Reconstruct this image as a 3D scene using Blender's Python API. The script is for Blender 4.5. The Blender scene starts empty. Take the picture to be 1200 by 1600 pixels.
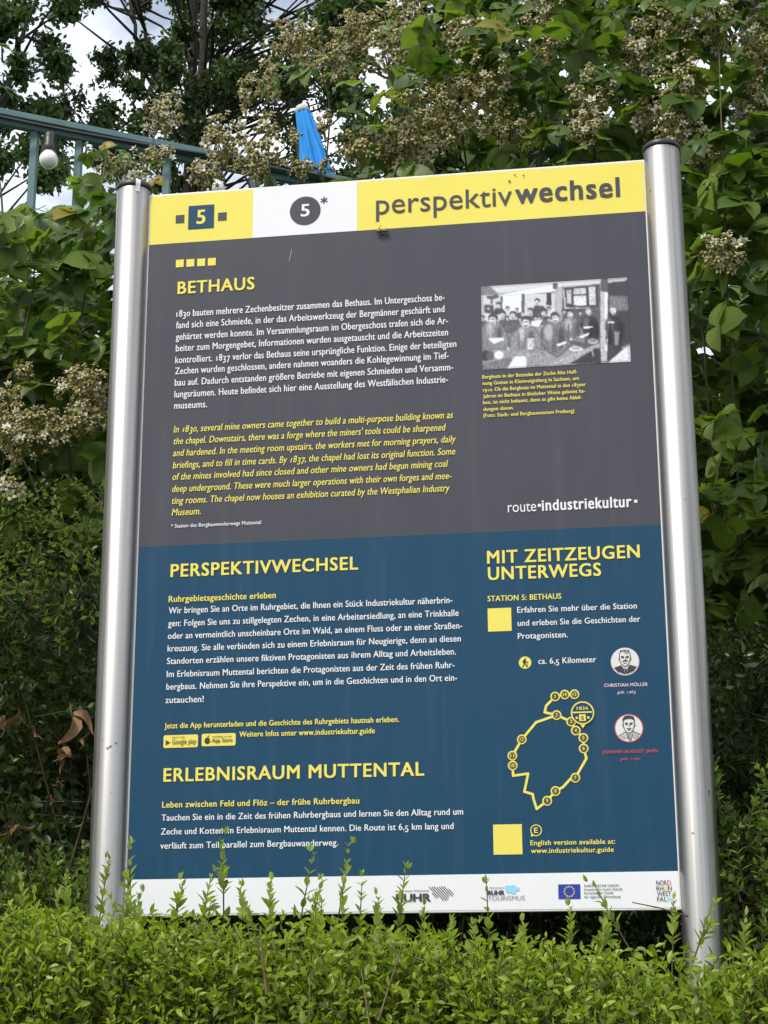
import bpy, bmesh, math, random
import numpy as np
from mathutils import Vector, Matrix, Euler

random.seed(7)
RNG = np.random.default_rng(11)
C = bpy.context.scene.collection
S = bpy.context.scene

# ---------------------------------------------------------------- camera, sky, sun, exposure
CAM_Z = 1.50
TOP_Z = CAM_Z + 1.4531            # top edge of the board
PITCH, YAW, ROLL = 0.28024, -0.14731, -0.00419
CAM = np.array([0.40555, -2.85221, CAM_Z])
FPX = 2750.0                      # focal length in photo pixels (1200 x 1600)
_f = np.array([math.sin(YAW)*math.cos(PITCH), math.cos(YAW)*math.cos(PITCH), math.sin(PITCH)])
_r0 = np.array([math.cos(YAW), -math.sin(YAW), 0.0]); _u0 = np.cross(_r0, _f)
_r = math.cos(ROLL)*_r0 + math.sin(ROLL)*_u0; _u = -math.sin(ROLL)*_r0 + math.cos(ROLL)*_u0
cam = bpy.data.cameras.new("camera"); cam_ob = bpy.data.objects.new("camera", cam); C.objects.link(cam_ob)
cam.sensor_width = 36.0; cam.lens = 36.0*FPX/1600.0; cam.clip_start = 0.05; cam.clip_end = 2000
M3 = Matrix((( _r[0], _u[0], -_f[0]), (_r[1], _u[1], -_f[1]), (_r[2], _u[2], -_f[2])))
cam_ob.matrix_world = Matrix.Translation(Vector(CAM)) @ M3.to_4x4()
S.camera = cam_ob
S.view_settings.view_transform = 'Standard'; S.view_settings.look = 'None'
S.view_settings.exposure = 0.40; S.view_settings.gamma = 1.0
S.cycles.max_bounces = 8; S.cycles.diffuse_bounces = 3; S.cycles.glossy_bounces = 3
S.cycles.transmission_bounces = 4; S.cycles.transparent_max_bounces = 8

SUN_EL, SUN_AZ = math.radians(52), math.radians(214)
w = bpy.data.worlds.new("World"); S.world = w; w.use_nodes = True
nt = w.node_tree; nt.nodes.clear()
def N(tree, t, **k):
    n = tree.nodes.new(t)
    for a, b in k.items(): setattr(n, a, b)
    return n
out = N(nt, 'ShaderNodeOutputWorld'); bg = N(nt, 'ShaderNodeBackground'); sky = N(nt, 'ShaderNodeTexSky')
sky.sky_type = 'NISHITA'; sky.sun_disc = False; sky.sun_elevation = SUN_EL; sky.sun_rotation = SUN_AZ
sky.air_density = 1.0; sky.dust_density = 1.5
tc = N(nt, 'ShaderNodeTexCoord'); mp = N(nt, 'ShaderNodeMapping'); mp.inputs['Scale'].default_value = (3.2, 3.2, 6.0)
no = N(nt, 'ShaderNodeTexNoise'); no.inputs['Scale'].default_value = 1.3; no.inputs['Detail'].default_value = 9; no.inputs['Roughness'].default_value = .6
rp = N(nt, 'ShaderNodeValToRGB'); rp.color_ramp.elements[0].position = .36; rp.color_ramp.elements[1].position = .54; rp.color_ramp.elements[0].color = (.28, .28, .28, 1)
mx = N(nt, 'ShaderNodeMixRGB'); mx.inputs['Color2'].default_value = (10.2, 10.8, 11.8, 1)
nt.links.new(tc.outputs['Generated'], mp.inputs['Vector']); nt.links.new(mp.outputs['Vector'], no.inputs['Vector'])
nt.links.new(no.outputs['Fac'], rp.inputs['Fac']); nt.links.new(rp.outputs['Color'], mx.inputs['Fac'])
nt.links.new(sky.outputs['Color'], mx.inputs['Color1']); nt.links.new(mx.outputs['Color'], bg.inputs['Color'])
bg.inputs['Strength'].default_value = 0.10
nt.links.new(bg.outputs['Background'], out.inputs['Surface'])
sun = bpy.data.lights.new("sun", 'SUN'); sun.energy = 2.5; sun.angle = math.radians(9); sun.color = (1.0, .95, .86)
sun_ob = bpy.data.objects.new("sun", sun); C.objects.link(sun_ob)
sd = Vector((math.sin(SUN_AZ)*math.cos(SUN_EL), math.cos(SUN_AZ)*math.cos(SUN_EL), math.sin(SUN_EL)))
sun_ob.rotation_euler = sd.to_track_quat('Z', 'Y').to_euler()
sun_ob.location = (-6, -8, 12)

# ---------------------------------------------------------------- helpers
def at(px, py, Y):
    """point where the view through a photo pixel meets the upright plane y = Y"""
    d = _f*FPX + _r*(px-600) + _u*(800-py)
    return CAM + d*((Y-CAM[1])/d[1])
def at_many(px, py, Y):
    d = _f[None]*FPX + _r[None]*(px-600)[:, None] + _u[None]*(800-py)[:, None]
    return CAM[None] + d*((Y-CAM[1])/d[:, 1])[:, None]
def tag(o, label=None, cat=None, group=None, kind=None):
    if label: o['label'] = label
    if cat: o['category'] = cat
    if group: o['group'] = group
    if kind: o['kind'] = kind
    return o
def empty(name, loc):
    o = bpy.data.objects.new(name, None); C.objects.link(o); o.location = loc; o.empty_display_size = .1; return o
def link(name, me, parent=None, mats=()):
    o = bpy.data.objects.new(name, me); C.objects.link(o)
    for m in mats: me.materials.append(m)
    if parent is not None: o.parent = parent
    return o
def world_origin(o):
    v = Vector((0, 0, 0))
    while o is not None:
        v += o.location; o = o.parent
    return np.array(v)
class MB:
    """collects vertex/face arrays (triangles and quads) into ONE mesh"""
    def __init__(s): s.V = []; s.T = []; s.Q = []; s.tm = []; s.qm = []; s.rnd = []; s.n = 0
    def add(s, V, F, mat=0, rnd=None):
        V = np.asarray(V, float); F = np.asarray(F, int)
        if len(V) == 0 or len(F) == 0: return
        s.V.append(V); s.rnd.append(np.full(len(V), .5) if rnd is None else rnd)
        if F.shape[1] == 3: s.T.append(F+s.n); s.tm.append(np.full(len(F), mat))
        else: s.Q.append(F+s.n); s.qm.append(np.full(len(F), mat))
        s.n += len(V)
    def build(s, name, mats, parent=None, smooth=True):
        V = np.concatenate(s.V)
        if parent is not None: V = V - world_origin(parent)[None]
        T = np.concatenate(s.T) if s.T else np.zeros((0, 3), int); Q = np.concatenate(s.Q) if s.Q else np.zeros((0, 4), int)
        me = bpy.data.meshes.new(name)
        me.vertices.add(len(V)); me.vertices.foreach_set('co', V.astype(np.float32).ravel())
        me.loops.add(T.size+Q.size); me.loops.foreach_set('vertex_index', np.concatenate([T.ravel(), Q.ravel()]).astype(np.int32))
        me.polygons.add(len(T)+len(Q))
        st = np.concatenate([np.arange(len(T))*3, len(T)*3+np.arange(len(Q))*4]); me.polygons.foreach_set('loop_start', st.astype(np.int32))
        mi = np.concatenate([np.concatenate(s.tm) if s.tm else np.zeros(0), np.concatenate(s.qm) if s.qm else np.zeros(0)])
        me.polygons.foreach_set('material_index', mi.astype(np.int32))
        me.polygons.foreach_set('use_smooth', np.full(len(mi), smooth))
        at_ = me.attributes.new('rnd', 'FLOAT', 'POINT'); at_.data.foreach_set('value', np.concatenate(s.rnd).astype(np.float32))
        me.update(calc_edges=True); me.validate()
        return link(name, me, parent, mats)
def unit(v): return v/np.maximum(np.linalg.norm(v, axis=-1, keepdims=True), 1e-9)
def scatter(mb, tmpl, P, D, NR, size, mat=0, rnd=None, sx=None):
    """put the template (x width, y length, z up) at every P, length along D, face along NR"""
    TV, TF = tmpl; n = len(P)
    if n == 0: return
    D = unit(D); X = unit(np.cross(D, NR)); Zn = np.cross(X, D)
    size = np.broadcast_to(np.asarray(size, float), (n,)); sx = size if sx is None else sx
    V = P[:, None, :] + (X[:, None, :]*(TV[None, :, 0:1]*sx[:, None, None]) + D[:, None, :]*(TV[None, :, 1:2]*size[:, None, None]) + Zn[:, None, :]*(TV[None, :, 2:3]*size[:, None, None]))
    F = TF[None] + (np.arange(n)*len(TV))[:, None, None]
    r = RNG.random(n) if rnd is None else rnd
    mb.add(V.reshape(-1, 3), F.reshape(-1, TF.shape[1]), mat, np.repeat(r, len(TV)))
def tubes(mb, P0, P1, R0, R1, sides=4, mat=0):
    P0 = np.atleast_2d(P0).astype(float); P1 = np.atleast_2d(P1).astype(float); n = len(P0)
    d = unit(P1-P0); ref = np.where(np.abs(d[:, 2:3]) < .9, np.array([[0, 0, 1.]]), np.array([[1., 0, 0]]))
    a = unit(np.cross(d, ref)); b = np.cross(d, a)
    R0 = np.broadcast_to(np.asarray(R0, float), (n,)); R1 = np.broadcast_to(np.asarray(R1, float), (n,))
    an = np.arange(sides)*2*math.pi/sides
    ring = a[:, None]*np.cos(an)[None, :, None] + b[:, None]*np.sin(an)[None, :, None]
    V = np.concatenate([P0[:, None]+ring*R0[:, None, None], P1[:, None]+ring*R1[:, None, None]], 1)
    i = np.arange(sides); j = (i+1) % sides
    F = np.stack([i, j, j+sides, i+sides], 1)
    F = F[None] + (np.arange(n)*2*sides)[:, None, None]
    mb.add(V.reshape(-1, 3), F.reshape(-1, 4), mat, np.repeat(RNG.random(n), 2*sides))
def polytube(mb, pts, radii, sides=8, mat=0):
    pts = np.asarray(pts, float); radii = np.broadcast_to(np.asarray(radii, float), (len(pts),))
    t = unit(np.gradient(pts, axis=0)); ref = np.array([0, 0, 1.]) if abs(t[0][2]) < .9 else np.array([1., 0, 0])
    an = np.arange(sides)*2*math.pi/sides; V = []
    for p, d, r in zip(pts, t, radii):
        a = unit(np.cross(d, ref)); b = np.cross(d, a)
        V.append(p + r*(a[None]*np.cos(an)[:, None]+b[None]*np.sin(an)[:, None]))
    V = np.concatenate(V); F = []
    for k in range(len(pts)-1):
        for i in range(sides):
            j = (i+1) % sides; F.append((k*sides+i, k*sides+j, (k+1)*sides+j, (k+1)*sides+i))
    m = len(V); V = np.concatenate([V, pts[:1], pts[-1:]])
    mb.add(V, F, mat)
    T = [(m, (i+1) % sides, i) for i in range(sides)] + [(m+1, m-sides+i, m-sides+(i+1) % sides) for i in range(sides)]
    mb.T.append(np.array(T)+mb.n-len(V)); mb.tm.append(np.full(len(T), mat))
def lathe(mb, prof, c, sides=32, mat=0, squash=1.0):
    """profile of (radius, z) turned round a vertical axis through c"""
    an = np.arange(sides)*2*math.pi/sides; V = []; F = []
    for r, z in prof: V += [(c[0]+r*math.cos(x), c[1]+r*squash*math.sin(x), c[2]+z) for x in an]
    for k in range(len(prof)-1):
        for i in range(sides):
            j = (i+1) % sides; F.append((k*sides+i, k*sides+j, (k+1)*sides+j, (k+1)*sides+i))
    mb.add(V, F, mat)
def box(mb, c, ax, ay, az, mat=0):
    c = np.asarray(c, float); V = [c+sx*np.asarray(ax)+sy*np.asarray(ay)+sz*np.asarray(az) for sz in (-1, 1) for sy in (-1, 1) for sx in (-1, 1)]
    mb.add(V, [(0, 2, 3, 1), (4, 5, 7, 6), (0, 1, 5, 4), (2, 6, 7, 3), (0, 4, 6, 2), (1, 3, 7, 5)], mat)

def leaf(rows, fold=.18, arch=.18, tip=0.0):
    """leaf of unit length: rows = [(y, half width), ...], folded along its midrib and arched"""
    V = []; F = []
    for y, hw in rows:
        z = -arch*y*y + tip*y
        V += [(-hw, y, z+fold*hw), (0, y, z), (hw, y, z+fold*hw)]
    for k in range(len(rows)-1):
        a = 3*k
        F += [(a, a+1, a+4, a+3), (a+1, a+2, a+5, a+4)]
    return np.array(V), np.array(F)
HEDGE_LEAF = leaf([(0, .015), (.22, .16), (.50, .225), (.80, .14), (1, .012)], .4, .14)
PRIVET_LEAF = leaf([(0, .015), (.25, .19), (.5, .24), (.8, .13), (1, .008)], .3, .2)
def serrate(n=9, wmax=.40, tooth=.035):
    rows = [(0, .01)]
    for k in range(1, n):
        y = k/n; hw = wmax*(math.sin(math.pi*min(1, y*.78+.20))**.75)*(1 if y < .8 else (1-y)/.2*.85+.12)
        rows += [(y-.012, hw+tooth*(1-y*.5)), (y+.03, hw-tooth*.6)]
    rows.append((1, .004))
    return rows
BRAMBLE_LEAF = leaf(serrate(), .22, .20)
BRAMBLE_LEAF_B = leaf(serrate(8, .36, .03), .35, .34)
OAK_LEAF = leaf([(0, .02), (.3, .20), (.6, .30), (1, .06)], .2, .2)

# ---------------------------------------------------------------- materials
def mat(name):
    m = bpy.data.materials.new(name); m.use_nodes = True; t = m.node_tree
    return m, t, t.nodes['Principled BSDF'], t.nodes['Material Output']
def leaf_mat(name, c0, c1, trans=.35, rough=.42, spec=.4, back=1.5, tcol=None, scale=60):
    m, t, b, o = mat(name)
    a = N(t, 'ShaderNodeAttribute', attribute_name='rnd')
    r = N(t, 'ShaderNodeValToRGB'); r.color_ramp.elements[0].color = (*c0, 1); r.color_ramp.elements[1].color = (*c1, 1)
    t.links.new(a.outputs['Fac'], r.inputs['Fac'])
    tc = N(t, 'ShaderNodeTexCoord'); n = N(t, 'ShaderNodeTexNoise'); n.inputs['Scale'].default_value = scale; n.inputs['Detail'].default_value = 3
    t.links.new(tc.outputs['Object'], n.inputs['Vector'])
    mr = N(t, 'ShaderNodeMapRange'); mr.inputs[3].default_value = .65; mr.inputs[4].default_value = 1.35
    t.links.new(n.outputs['Fac'], mr.inputs[0])
    mu = N(t, 'ShaderNodeMixRGB', blend_type='MULTIPLY'); mu.inputs['Fac'].default_value = 1
    t.links.new(r.outputs['Color'], mu.inputs['Color1']); t.links.new(mr.outputs[0], mu.inputs['Color2'])
    g = N(t, 'ShaderNodeNewGeometry'); bk = N(t, 'ShaderNodeMixRGB'); hs = N(t, 'ShaderNodeHueSaturation'); hs.inputs['Saturation'].default_value = .7; hs.inputs['Value'].default_value = back
    t.links.new(mu.outputs['Color'], hs.inputs['Color']); t.links.new(g.outputs['Backfacing'], bk.inputs['Fac'])
    t.links.new(mu.outputs['Color'], bk.inputs['Color1']); t.links.new(hs.outputs['Color'], bk.inputs['Color2'])
    t.links.new(bk.outputs['Color'], b.inputs['Base Color'])
    b.inputs['Roughness'].default_value = rough; b.inputs['Specular IOR Level'].default_value = spec
    tr = N(t, 'ShaderNodeBsdfTranslucent'); h2 = N(t, 'ShaderNodeMixRGB', blend_type='MULTIPLY'); h2.inputs['Fac'].default_value = 1
    h2.inputs['Color2'].default_value = (*(tcol or (1.5, 1.7, .5)), 1); t.links.new(mu.outputs['Color'], h2.inputs['Color1']); t.links.new(h2.outputs['Color'], tr.inputs['Color'])
    ms = N(t, 'ShaderNodeMixShader'); ms.inputs['Fac'].default_value = trans
    t.links.new(b.outputs['BSDF'], ms.inputs[1]); t.links.new(tr.outputs['BSDF'], ms.inputs[2]); t.links.new(ms.outputs['Shader'], o.inputs['Surface'])
    return m
def plain(name, col, rough=.5, spec=.5, metal=0.0, var=.12, scale=30, bump=0.0, stretch=None):
    m, t, b, o = mat(name)
    tc = N(t, 'ShaderNodeTexCoord'); n = N(t, 'ShaderNodeTexNoise'); n.inputs['Scale'].default_value = scale; n.inputs['Detail'].default_value = 6
    if stretch:
        mp = N(t, 'ShaderNodeMapping'); mp.inputs['Scale'].default_value = stretch
        t.links.new(tc.outputs['Object'], mp.inputs['Vector']); t.links.new(mp.outputs['Vector'], n.inputs['Vector'])
    else: t.links.new(tc.outputs['Object'], n.inputs['Vector'])
    mr = N(t, 'ShaderNodeMapRange'); mr.inputs[1].default_value = .25; mr.inputs[2].default_value = .75; mr.inputs[3].default_value = 1-var; mr.inputs[4].default_value = 1+var
    t.links.new(n.outputs['Fac'], mr.inputs[0])
    mu = N(t, 'ShaderNodeMixRGB', blend_type='MULTIPLY'); mu.inputs['Fac'].default_value = 1; mu.inputs['Color1'].default_value = (*col, 1)
    t.links.new(mr.outputs[0], mu.inputs['Color2']); t.links.new(mu.outputs['Color'], b.inputs['Base Color'])
    b.inputs['Roughness'].default_value = rough; b.inputs['Specular IOR Level'].default_value = spec; b.inputs['Metallic'].default_value = metal
    if bump:
        bp = N(t, 'ShaderNodeBump'); bp.inputs['Strength'].default_value = bump; bp.inputs['Distance'].default_value = .004
        t.links.new(n.outputs['Fac'], bp.inputs['Height']); t.links.new(bp.outputs['Normal'], b.inputs['Normal'])
    return m
def printed(name, col, rough=.34, var=.025):
    """printed laminate: faint mottling, weak wear, satin gloss"""
    m = plain(name, col, rough, .32, 0, var, 9); t = m.node_tree; b = t.nodes['Principled BSDF']
    tc = N(t, 'ShaderNodeTexCoord'); old = b.inputs['Base Color'].links[0].from_socket   # dust and dried rain runs
    w1 = N(t, 'ShaderNodeTexNoise'); w1.inputs['Scale'].default_value = 1; w1.inputs['Detail'].default_value = 6; w1.inputs['Roughness'].default_value = .65
    m1 = N(t, 'ShaderNodeMapping'); m1.inputs['Scale'].default_value = (42, 42, 2.2); t.links.new(tc.outputs['Object'], m1.inputs['Vector']); t.links.new(m1.outputs['Vector'], w1.inputs['Vector'])
    q1 = N(t, 'ShaderNodeMapRange'); q1.inputs[1].default_value = .52; q1.inputs[2].default_value = .85; q1.inputs[4].default_value = .05; t.links.new(w1.outputs['Fac'], q1.inputs[0])
    d1 = N(t, 'ShaderNodeMixRGB'); d1.inputs['Color2'].default_value = (.42, .40, .36, 1); t.links.new(q1.outputs[0], d1.inputs['Fac']); t.links.new(old, d1.inputs['Color1']); t.links.new(d1.outputs['Color'], b.inputs['Base Color'])
    n = N(t, 'ShaderNodeTexNoise'); n.inputs['Scale'].default_value = 5; n.inputs['Detail'].default_value = 7
    mp = N(t, 'ShaderNodeMapping'); mp.inputs['Scale'].default_value = (3, 3, .7)
    t.links.new(tc.outputs['Object'], mp.inputs['Vector']); t.links.new(mp.outputs['Vector'], n.inputs['Vector'])
    mr = N(t, 'ShaderNodeMapRange'); mr.inputs[3].default_value = rough-.08; mr.inputs[4].default_value = rough+.12
    t.links.new(n.outputs['Fac'], mr.inputs[0]); t.links.new(mr.outputs[0], b.inputs['Roughness'])
    return m
INK = {'yellow': printed('yellow_print', (.80, .68, .115)), 'grey': printed('grey_print', (.059, .058, .073)), 'blue': printed('blue_print', (.002, .049, .106)),
       'white': printed('white_print', (.78, .78, .80)), 'dark': printed('dark_print', (.045, .045, .055)), 'midgrey': printed('midgrey_print', (.35, .35, .37)),
       'red': printed('red_print', (.55, .07, .10)), 'lilac': printed('lilac_print', (.70, .55, .66)), 'sky': printed('skyblue_print', (.30, .62, .80)),
       'flagblue': printed('flag_print', (.02, .05, .35)), 'gold': printed('gold_print', (.8, .6, .05)), 'paper': printed('paper_print', (.70, .69, .66)), 'scratched': printed('scratched_blue_print', (.03, .055, .09)), 'olive': printed('darkyellow_print', (.09, .085, .05))}
M_plate = plain('board_plate', (.74, .72, .70), .45, .5, 0, .05, 14)
def steel_mat():
    m, t, b, o = mat('brushed_steel')
    tc = N(t, 'ShaderNodeTexCoord'); mp = N(t, 'ShaderNodeMapping'); mp.inputs['Scale'].default_value = (170, 170, .9)
    n = N(t, 'ShaderNodeTexNoise'); n.inputs['Scale'].default_value = 1; n.inputs['Detail'].default_value = 5
    t.links.new(tc.outputs['Object'], mp.inputs['Vector']); t.links.new(mp.outputs['Vector'], n.inputs['Vector'])
    r = N(t, 'ShaderNodeMapRange'); r.inputs[3].default_value = .30; r.inputs[4].default_value = .48; t.links.new(n.outputs['Fac'], r.inputs[0]); t.links.new(r.outputs[0], b.inputs['Roughness'])
    c = N(t, 'ShaderNodeValToRGB'); c.color_ramp.elements[0].position = .3; c.color_ramp.elements[1].position = .7
    c.color_ramp.elements[0].color = (.31, .295, .28, 1); c.color_ramp.elements[1].color = (.46, .44, .42, 1)
    t.links.new(n.outputs['Fac'], c.inputs['Fac'])
    n2 = N(t, 'ShaderNodeTexNoise'); n2.inputs['Scale'].default_value = 55; n2.inputs['Detail'].default_value = 4
    t.links.new(tc.outputs['Object'], n2.inputs['Vector'])
    c2 = N(t, 'ShaderNodeValToRGB'); c2.color_ramp.elements[0].position = .24; c2.color_ramp.elements[1].position = .29; c2.color_ramp.elements[0].color = (.35, .3, .26, 1)
    t.links.new(n2.outputs['Fac'], c2.inputs['Fac'])
    mu = N(t, 'ShaderNodeMixRGB', blend_type='MULTIPLY'); mu.inputs['Fac'].default_value = 1
    t.links.new(c.outputs['Color'], mu.inputs['Color1']); t.links.new(c2.outputs['Color'], mu.inputs['Color2']); t.links.new(mu.outputs['Color'], b.inputs['Base Color'])
    b.inputs['Metallic'].default_value = 1
    bp = N(t, 'ShaderNodeBump'); bp.inputs['Strength'].default_value = .25; bp.inputs['Distance'].default_value = .0008
    t.links.new(n.outputs['Fac'], bp.inputs['Height']); t.links.new(bp.outputs['Normal'], b.inputs['Normal'])
    return m
M_steel = steel_mat()
M_black = plain('black_plastic', (.022, .021, .022), .42, .5, 0, .3, 40)
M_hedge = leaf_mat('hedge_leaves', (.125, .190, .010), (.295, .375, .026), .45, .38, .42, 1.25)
M_young = leaf_mat('young_hedge_leaves', (.24, .33, .022), (.37, .43, .045), .42, .42, .4, 1.2)
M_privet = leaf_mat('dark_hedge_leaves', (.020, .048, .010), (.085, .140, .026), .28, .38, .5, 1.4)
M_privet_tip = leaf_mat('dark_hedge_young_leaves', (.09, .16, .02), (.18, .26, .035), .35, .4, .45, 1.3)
M_bramble = leaf_mat('bramble_leaves', (.034, .078, .010), (.170, .235, .034), .36, .45, .32, 1.5, scale=35)
M_bramble_y = leaf_mat('bramble_yellowed_leaves', (.16, .19, .02), (.30, .20, .03), .4, .45, .4, 1.2, scale=35)
M_oak = leaf_mat('tree_leaves', (.018, .044, .011), (.065, .105, .022), .25, .45, .35, 1.3, scale=4)
M_tree2 = leaf_mat('broad_tree_leaves', (.020, .052, .012), (.065, .115, .024), .3, .45, .35, 1.3, scale=4)
M_stem = plain('green_stem', (.10, .12, .04), .6, .3, 0, .3, 60)
M_twig = plain('hedge_twig', (.075, .058, .032), .75, .2, 0, .35, 80)
M_pale = plain('pale_twig', (.24, .19, .09), .7, .2, 0, .3, 80)
M_ped = plain('flower_stalk', (.30, .28, .10), .65, .2, 0, .3, 60)
M_cane = plain('bramble_cane', (.085, .07, .035), .6, .3, 0, .35, 50)
M_bud = leaf_mat('withered_buds', (.145, .120, .040), (.31, .265, .105), .1, .7, .2, 1.0, (1.2, 1.1, .7), 120)
M_sepal = leaf_mat('bud_sepals', (.40, .37, .17), (.68, .62, .38), .25, .7, .2, 1.1, (1.2, 1.15, .8), 90)
M_petal = leaf_mat('white_petals', (.56, .52, .38), (.80, .77, .68), .3, .6, .2, 1.0, (1, 1, 1), 60)
M_bark = plain('tree_bark', (.045, .038, .032), .85, .2, 0, .4, 12, .8, (6, 6, 1))
M_dry = leaf_mat('dry_leaves', (.16, .085, .04), (.34, .21, .12), .15, .75, .15, 1.1, (1.2, 1, .7), 70)
M_dryor = leaf_mat('orange_dry_leaves', (.36, .11, .035), (.42, .15, .05), .15, .75, .15, 1.1, (1.2, 1, .7), 70)
M_teal = plain('teal_painted_metal', (.075, .15, .155), .5, .4, 0, .15, 18)
M_cloth = plain('blue_parasol_cloth', (.030, .25, .62), .8, .2, 0, .12, 20)
M_capw = plain('white_plastic', (.42, .42, .41), .5, .4, 0, .1, 20)
M_soil = plain('dark_soil', (.045, .032, .022), .95, .1, 0, .5, 9, .8)

# ---------------------------------------------------------------- the ground: path, bank, terrace behind
def ground_z(x, y):
    y = np.asarray(y, float)
    z = np.interp(y, [-60, -1.9, -1.1, -.75, .75, 1.3, 2.2, 60], [0, 0, .28, .72, .88, 1.9, 2.95, 3.05])
    return z + .03*np.sin(2.1*np.asarray(x)+.7)*np.cos(1.7*y)
gx = np.concatenate([np.linspace(-120, -6, 20), np.linspace(-5, 5, 81), np.linspace(6, 120, 20)])
gy = np.concatenate([np.linspace(-120, -4, 20), np.linspace(-3.5, 3.5, 85), np.linspace(4, 160, 24)])
GX, GY = np.meshgrid(gx, gy); GZ = ground_z(GX, np.clip(GY, -60, 60))
nx, ny = len(gx), len(gy); idx = np.arange(nx*ny).reshape(ny, nx)
mb = MB(); mb.add(np.stack([GX.ravel(), GY.ravel(), GZ.ravel()], 1), np.stack([idx[:-1, :-1].ravel(), idx[:-1, 1:].ravel(), idx[1:, 1:].ravel(), idx[1:, :-1].ravel()], 1))
def ground_mat():
    m, t, b, o = mat('soil_and_turf')
    tc = N(t, 'ShaderNodeTexCoord'); n = N(t, 'ShaderNodeTexNoise'); n.inputs['Scale'].default_value = 1.6; n.inputs['Detail'].default_value = 10
    t.links.new(tc.outputs['Object'], n.inputs['Vector'])
    r = N(t, 'ShaderNodeValToRGB'); r.color_ramp.elements[0].position = .38; r.color_ramp.elements[1].position = .62
    r.color_ramp.elements[0].color = (.045, .033, .022, 1); r.color_ramp.elements[1].color = (.05, .075, .02, 1)
    t.links.new(n.outputs['Fac'], r.inputs['Fac']); t.links.new(r.outputs['Color'], b.inputs['Base Color']); b.inputs['Roughness'].default_value = .95
    n2 = N(t, 'ShaderNodeTexNoise'); n2.inputs['Scale'].default_value = 30; n2.inputs['Detail'].default_value = 6; t.links.new(tc.outputs['Object'], n2.inputs['Vector'])
    bp = N(t, 'ShaderNodeBump'); bp.inputs['Distance'].default_value = .03; t.links.new(n2.outputs['Fac'], bp.inputs['Height']); t.links.new(bp.outputs['Normal'], b.inputs['Normal'])
    return m
tag(mb.build('ground', [ground_mat()]), kind='structure')

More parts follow.
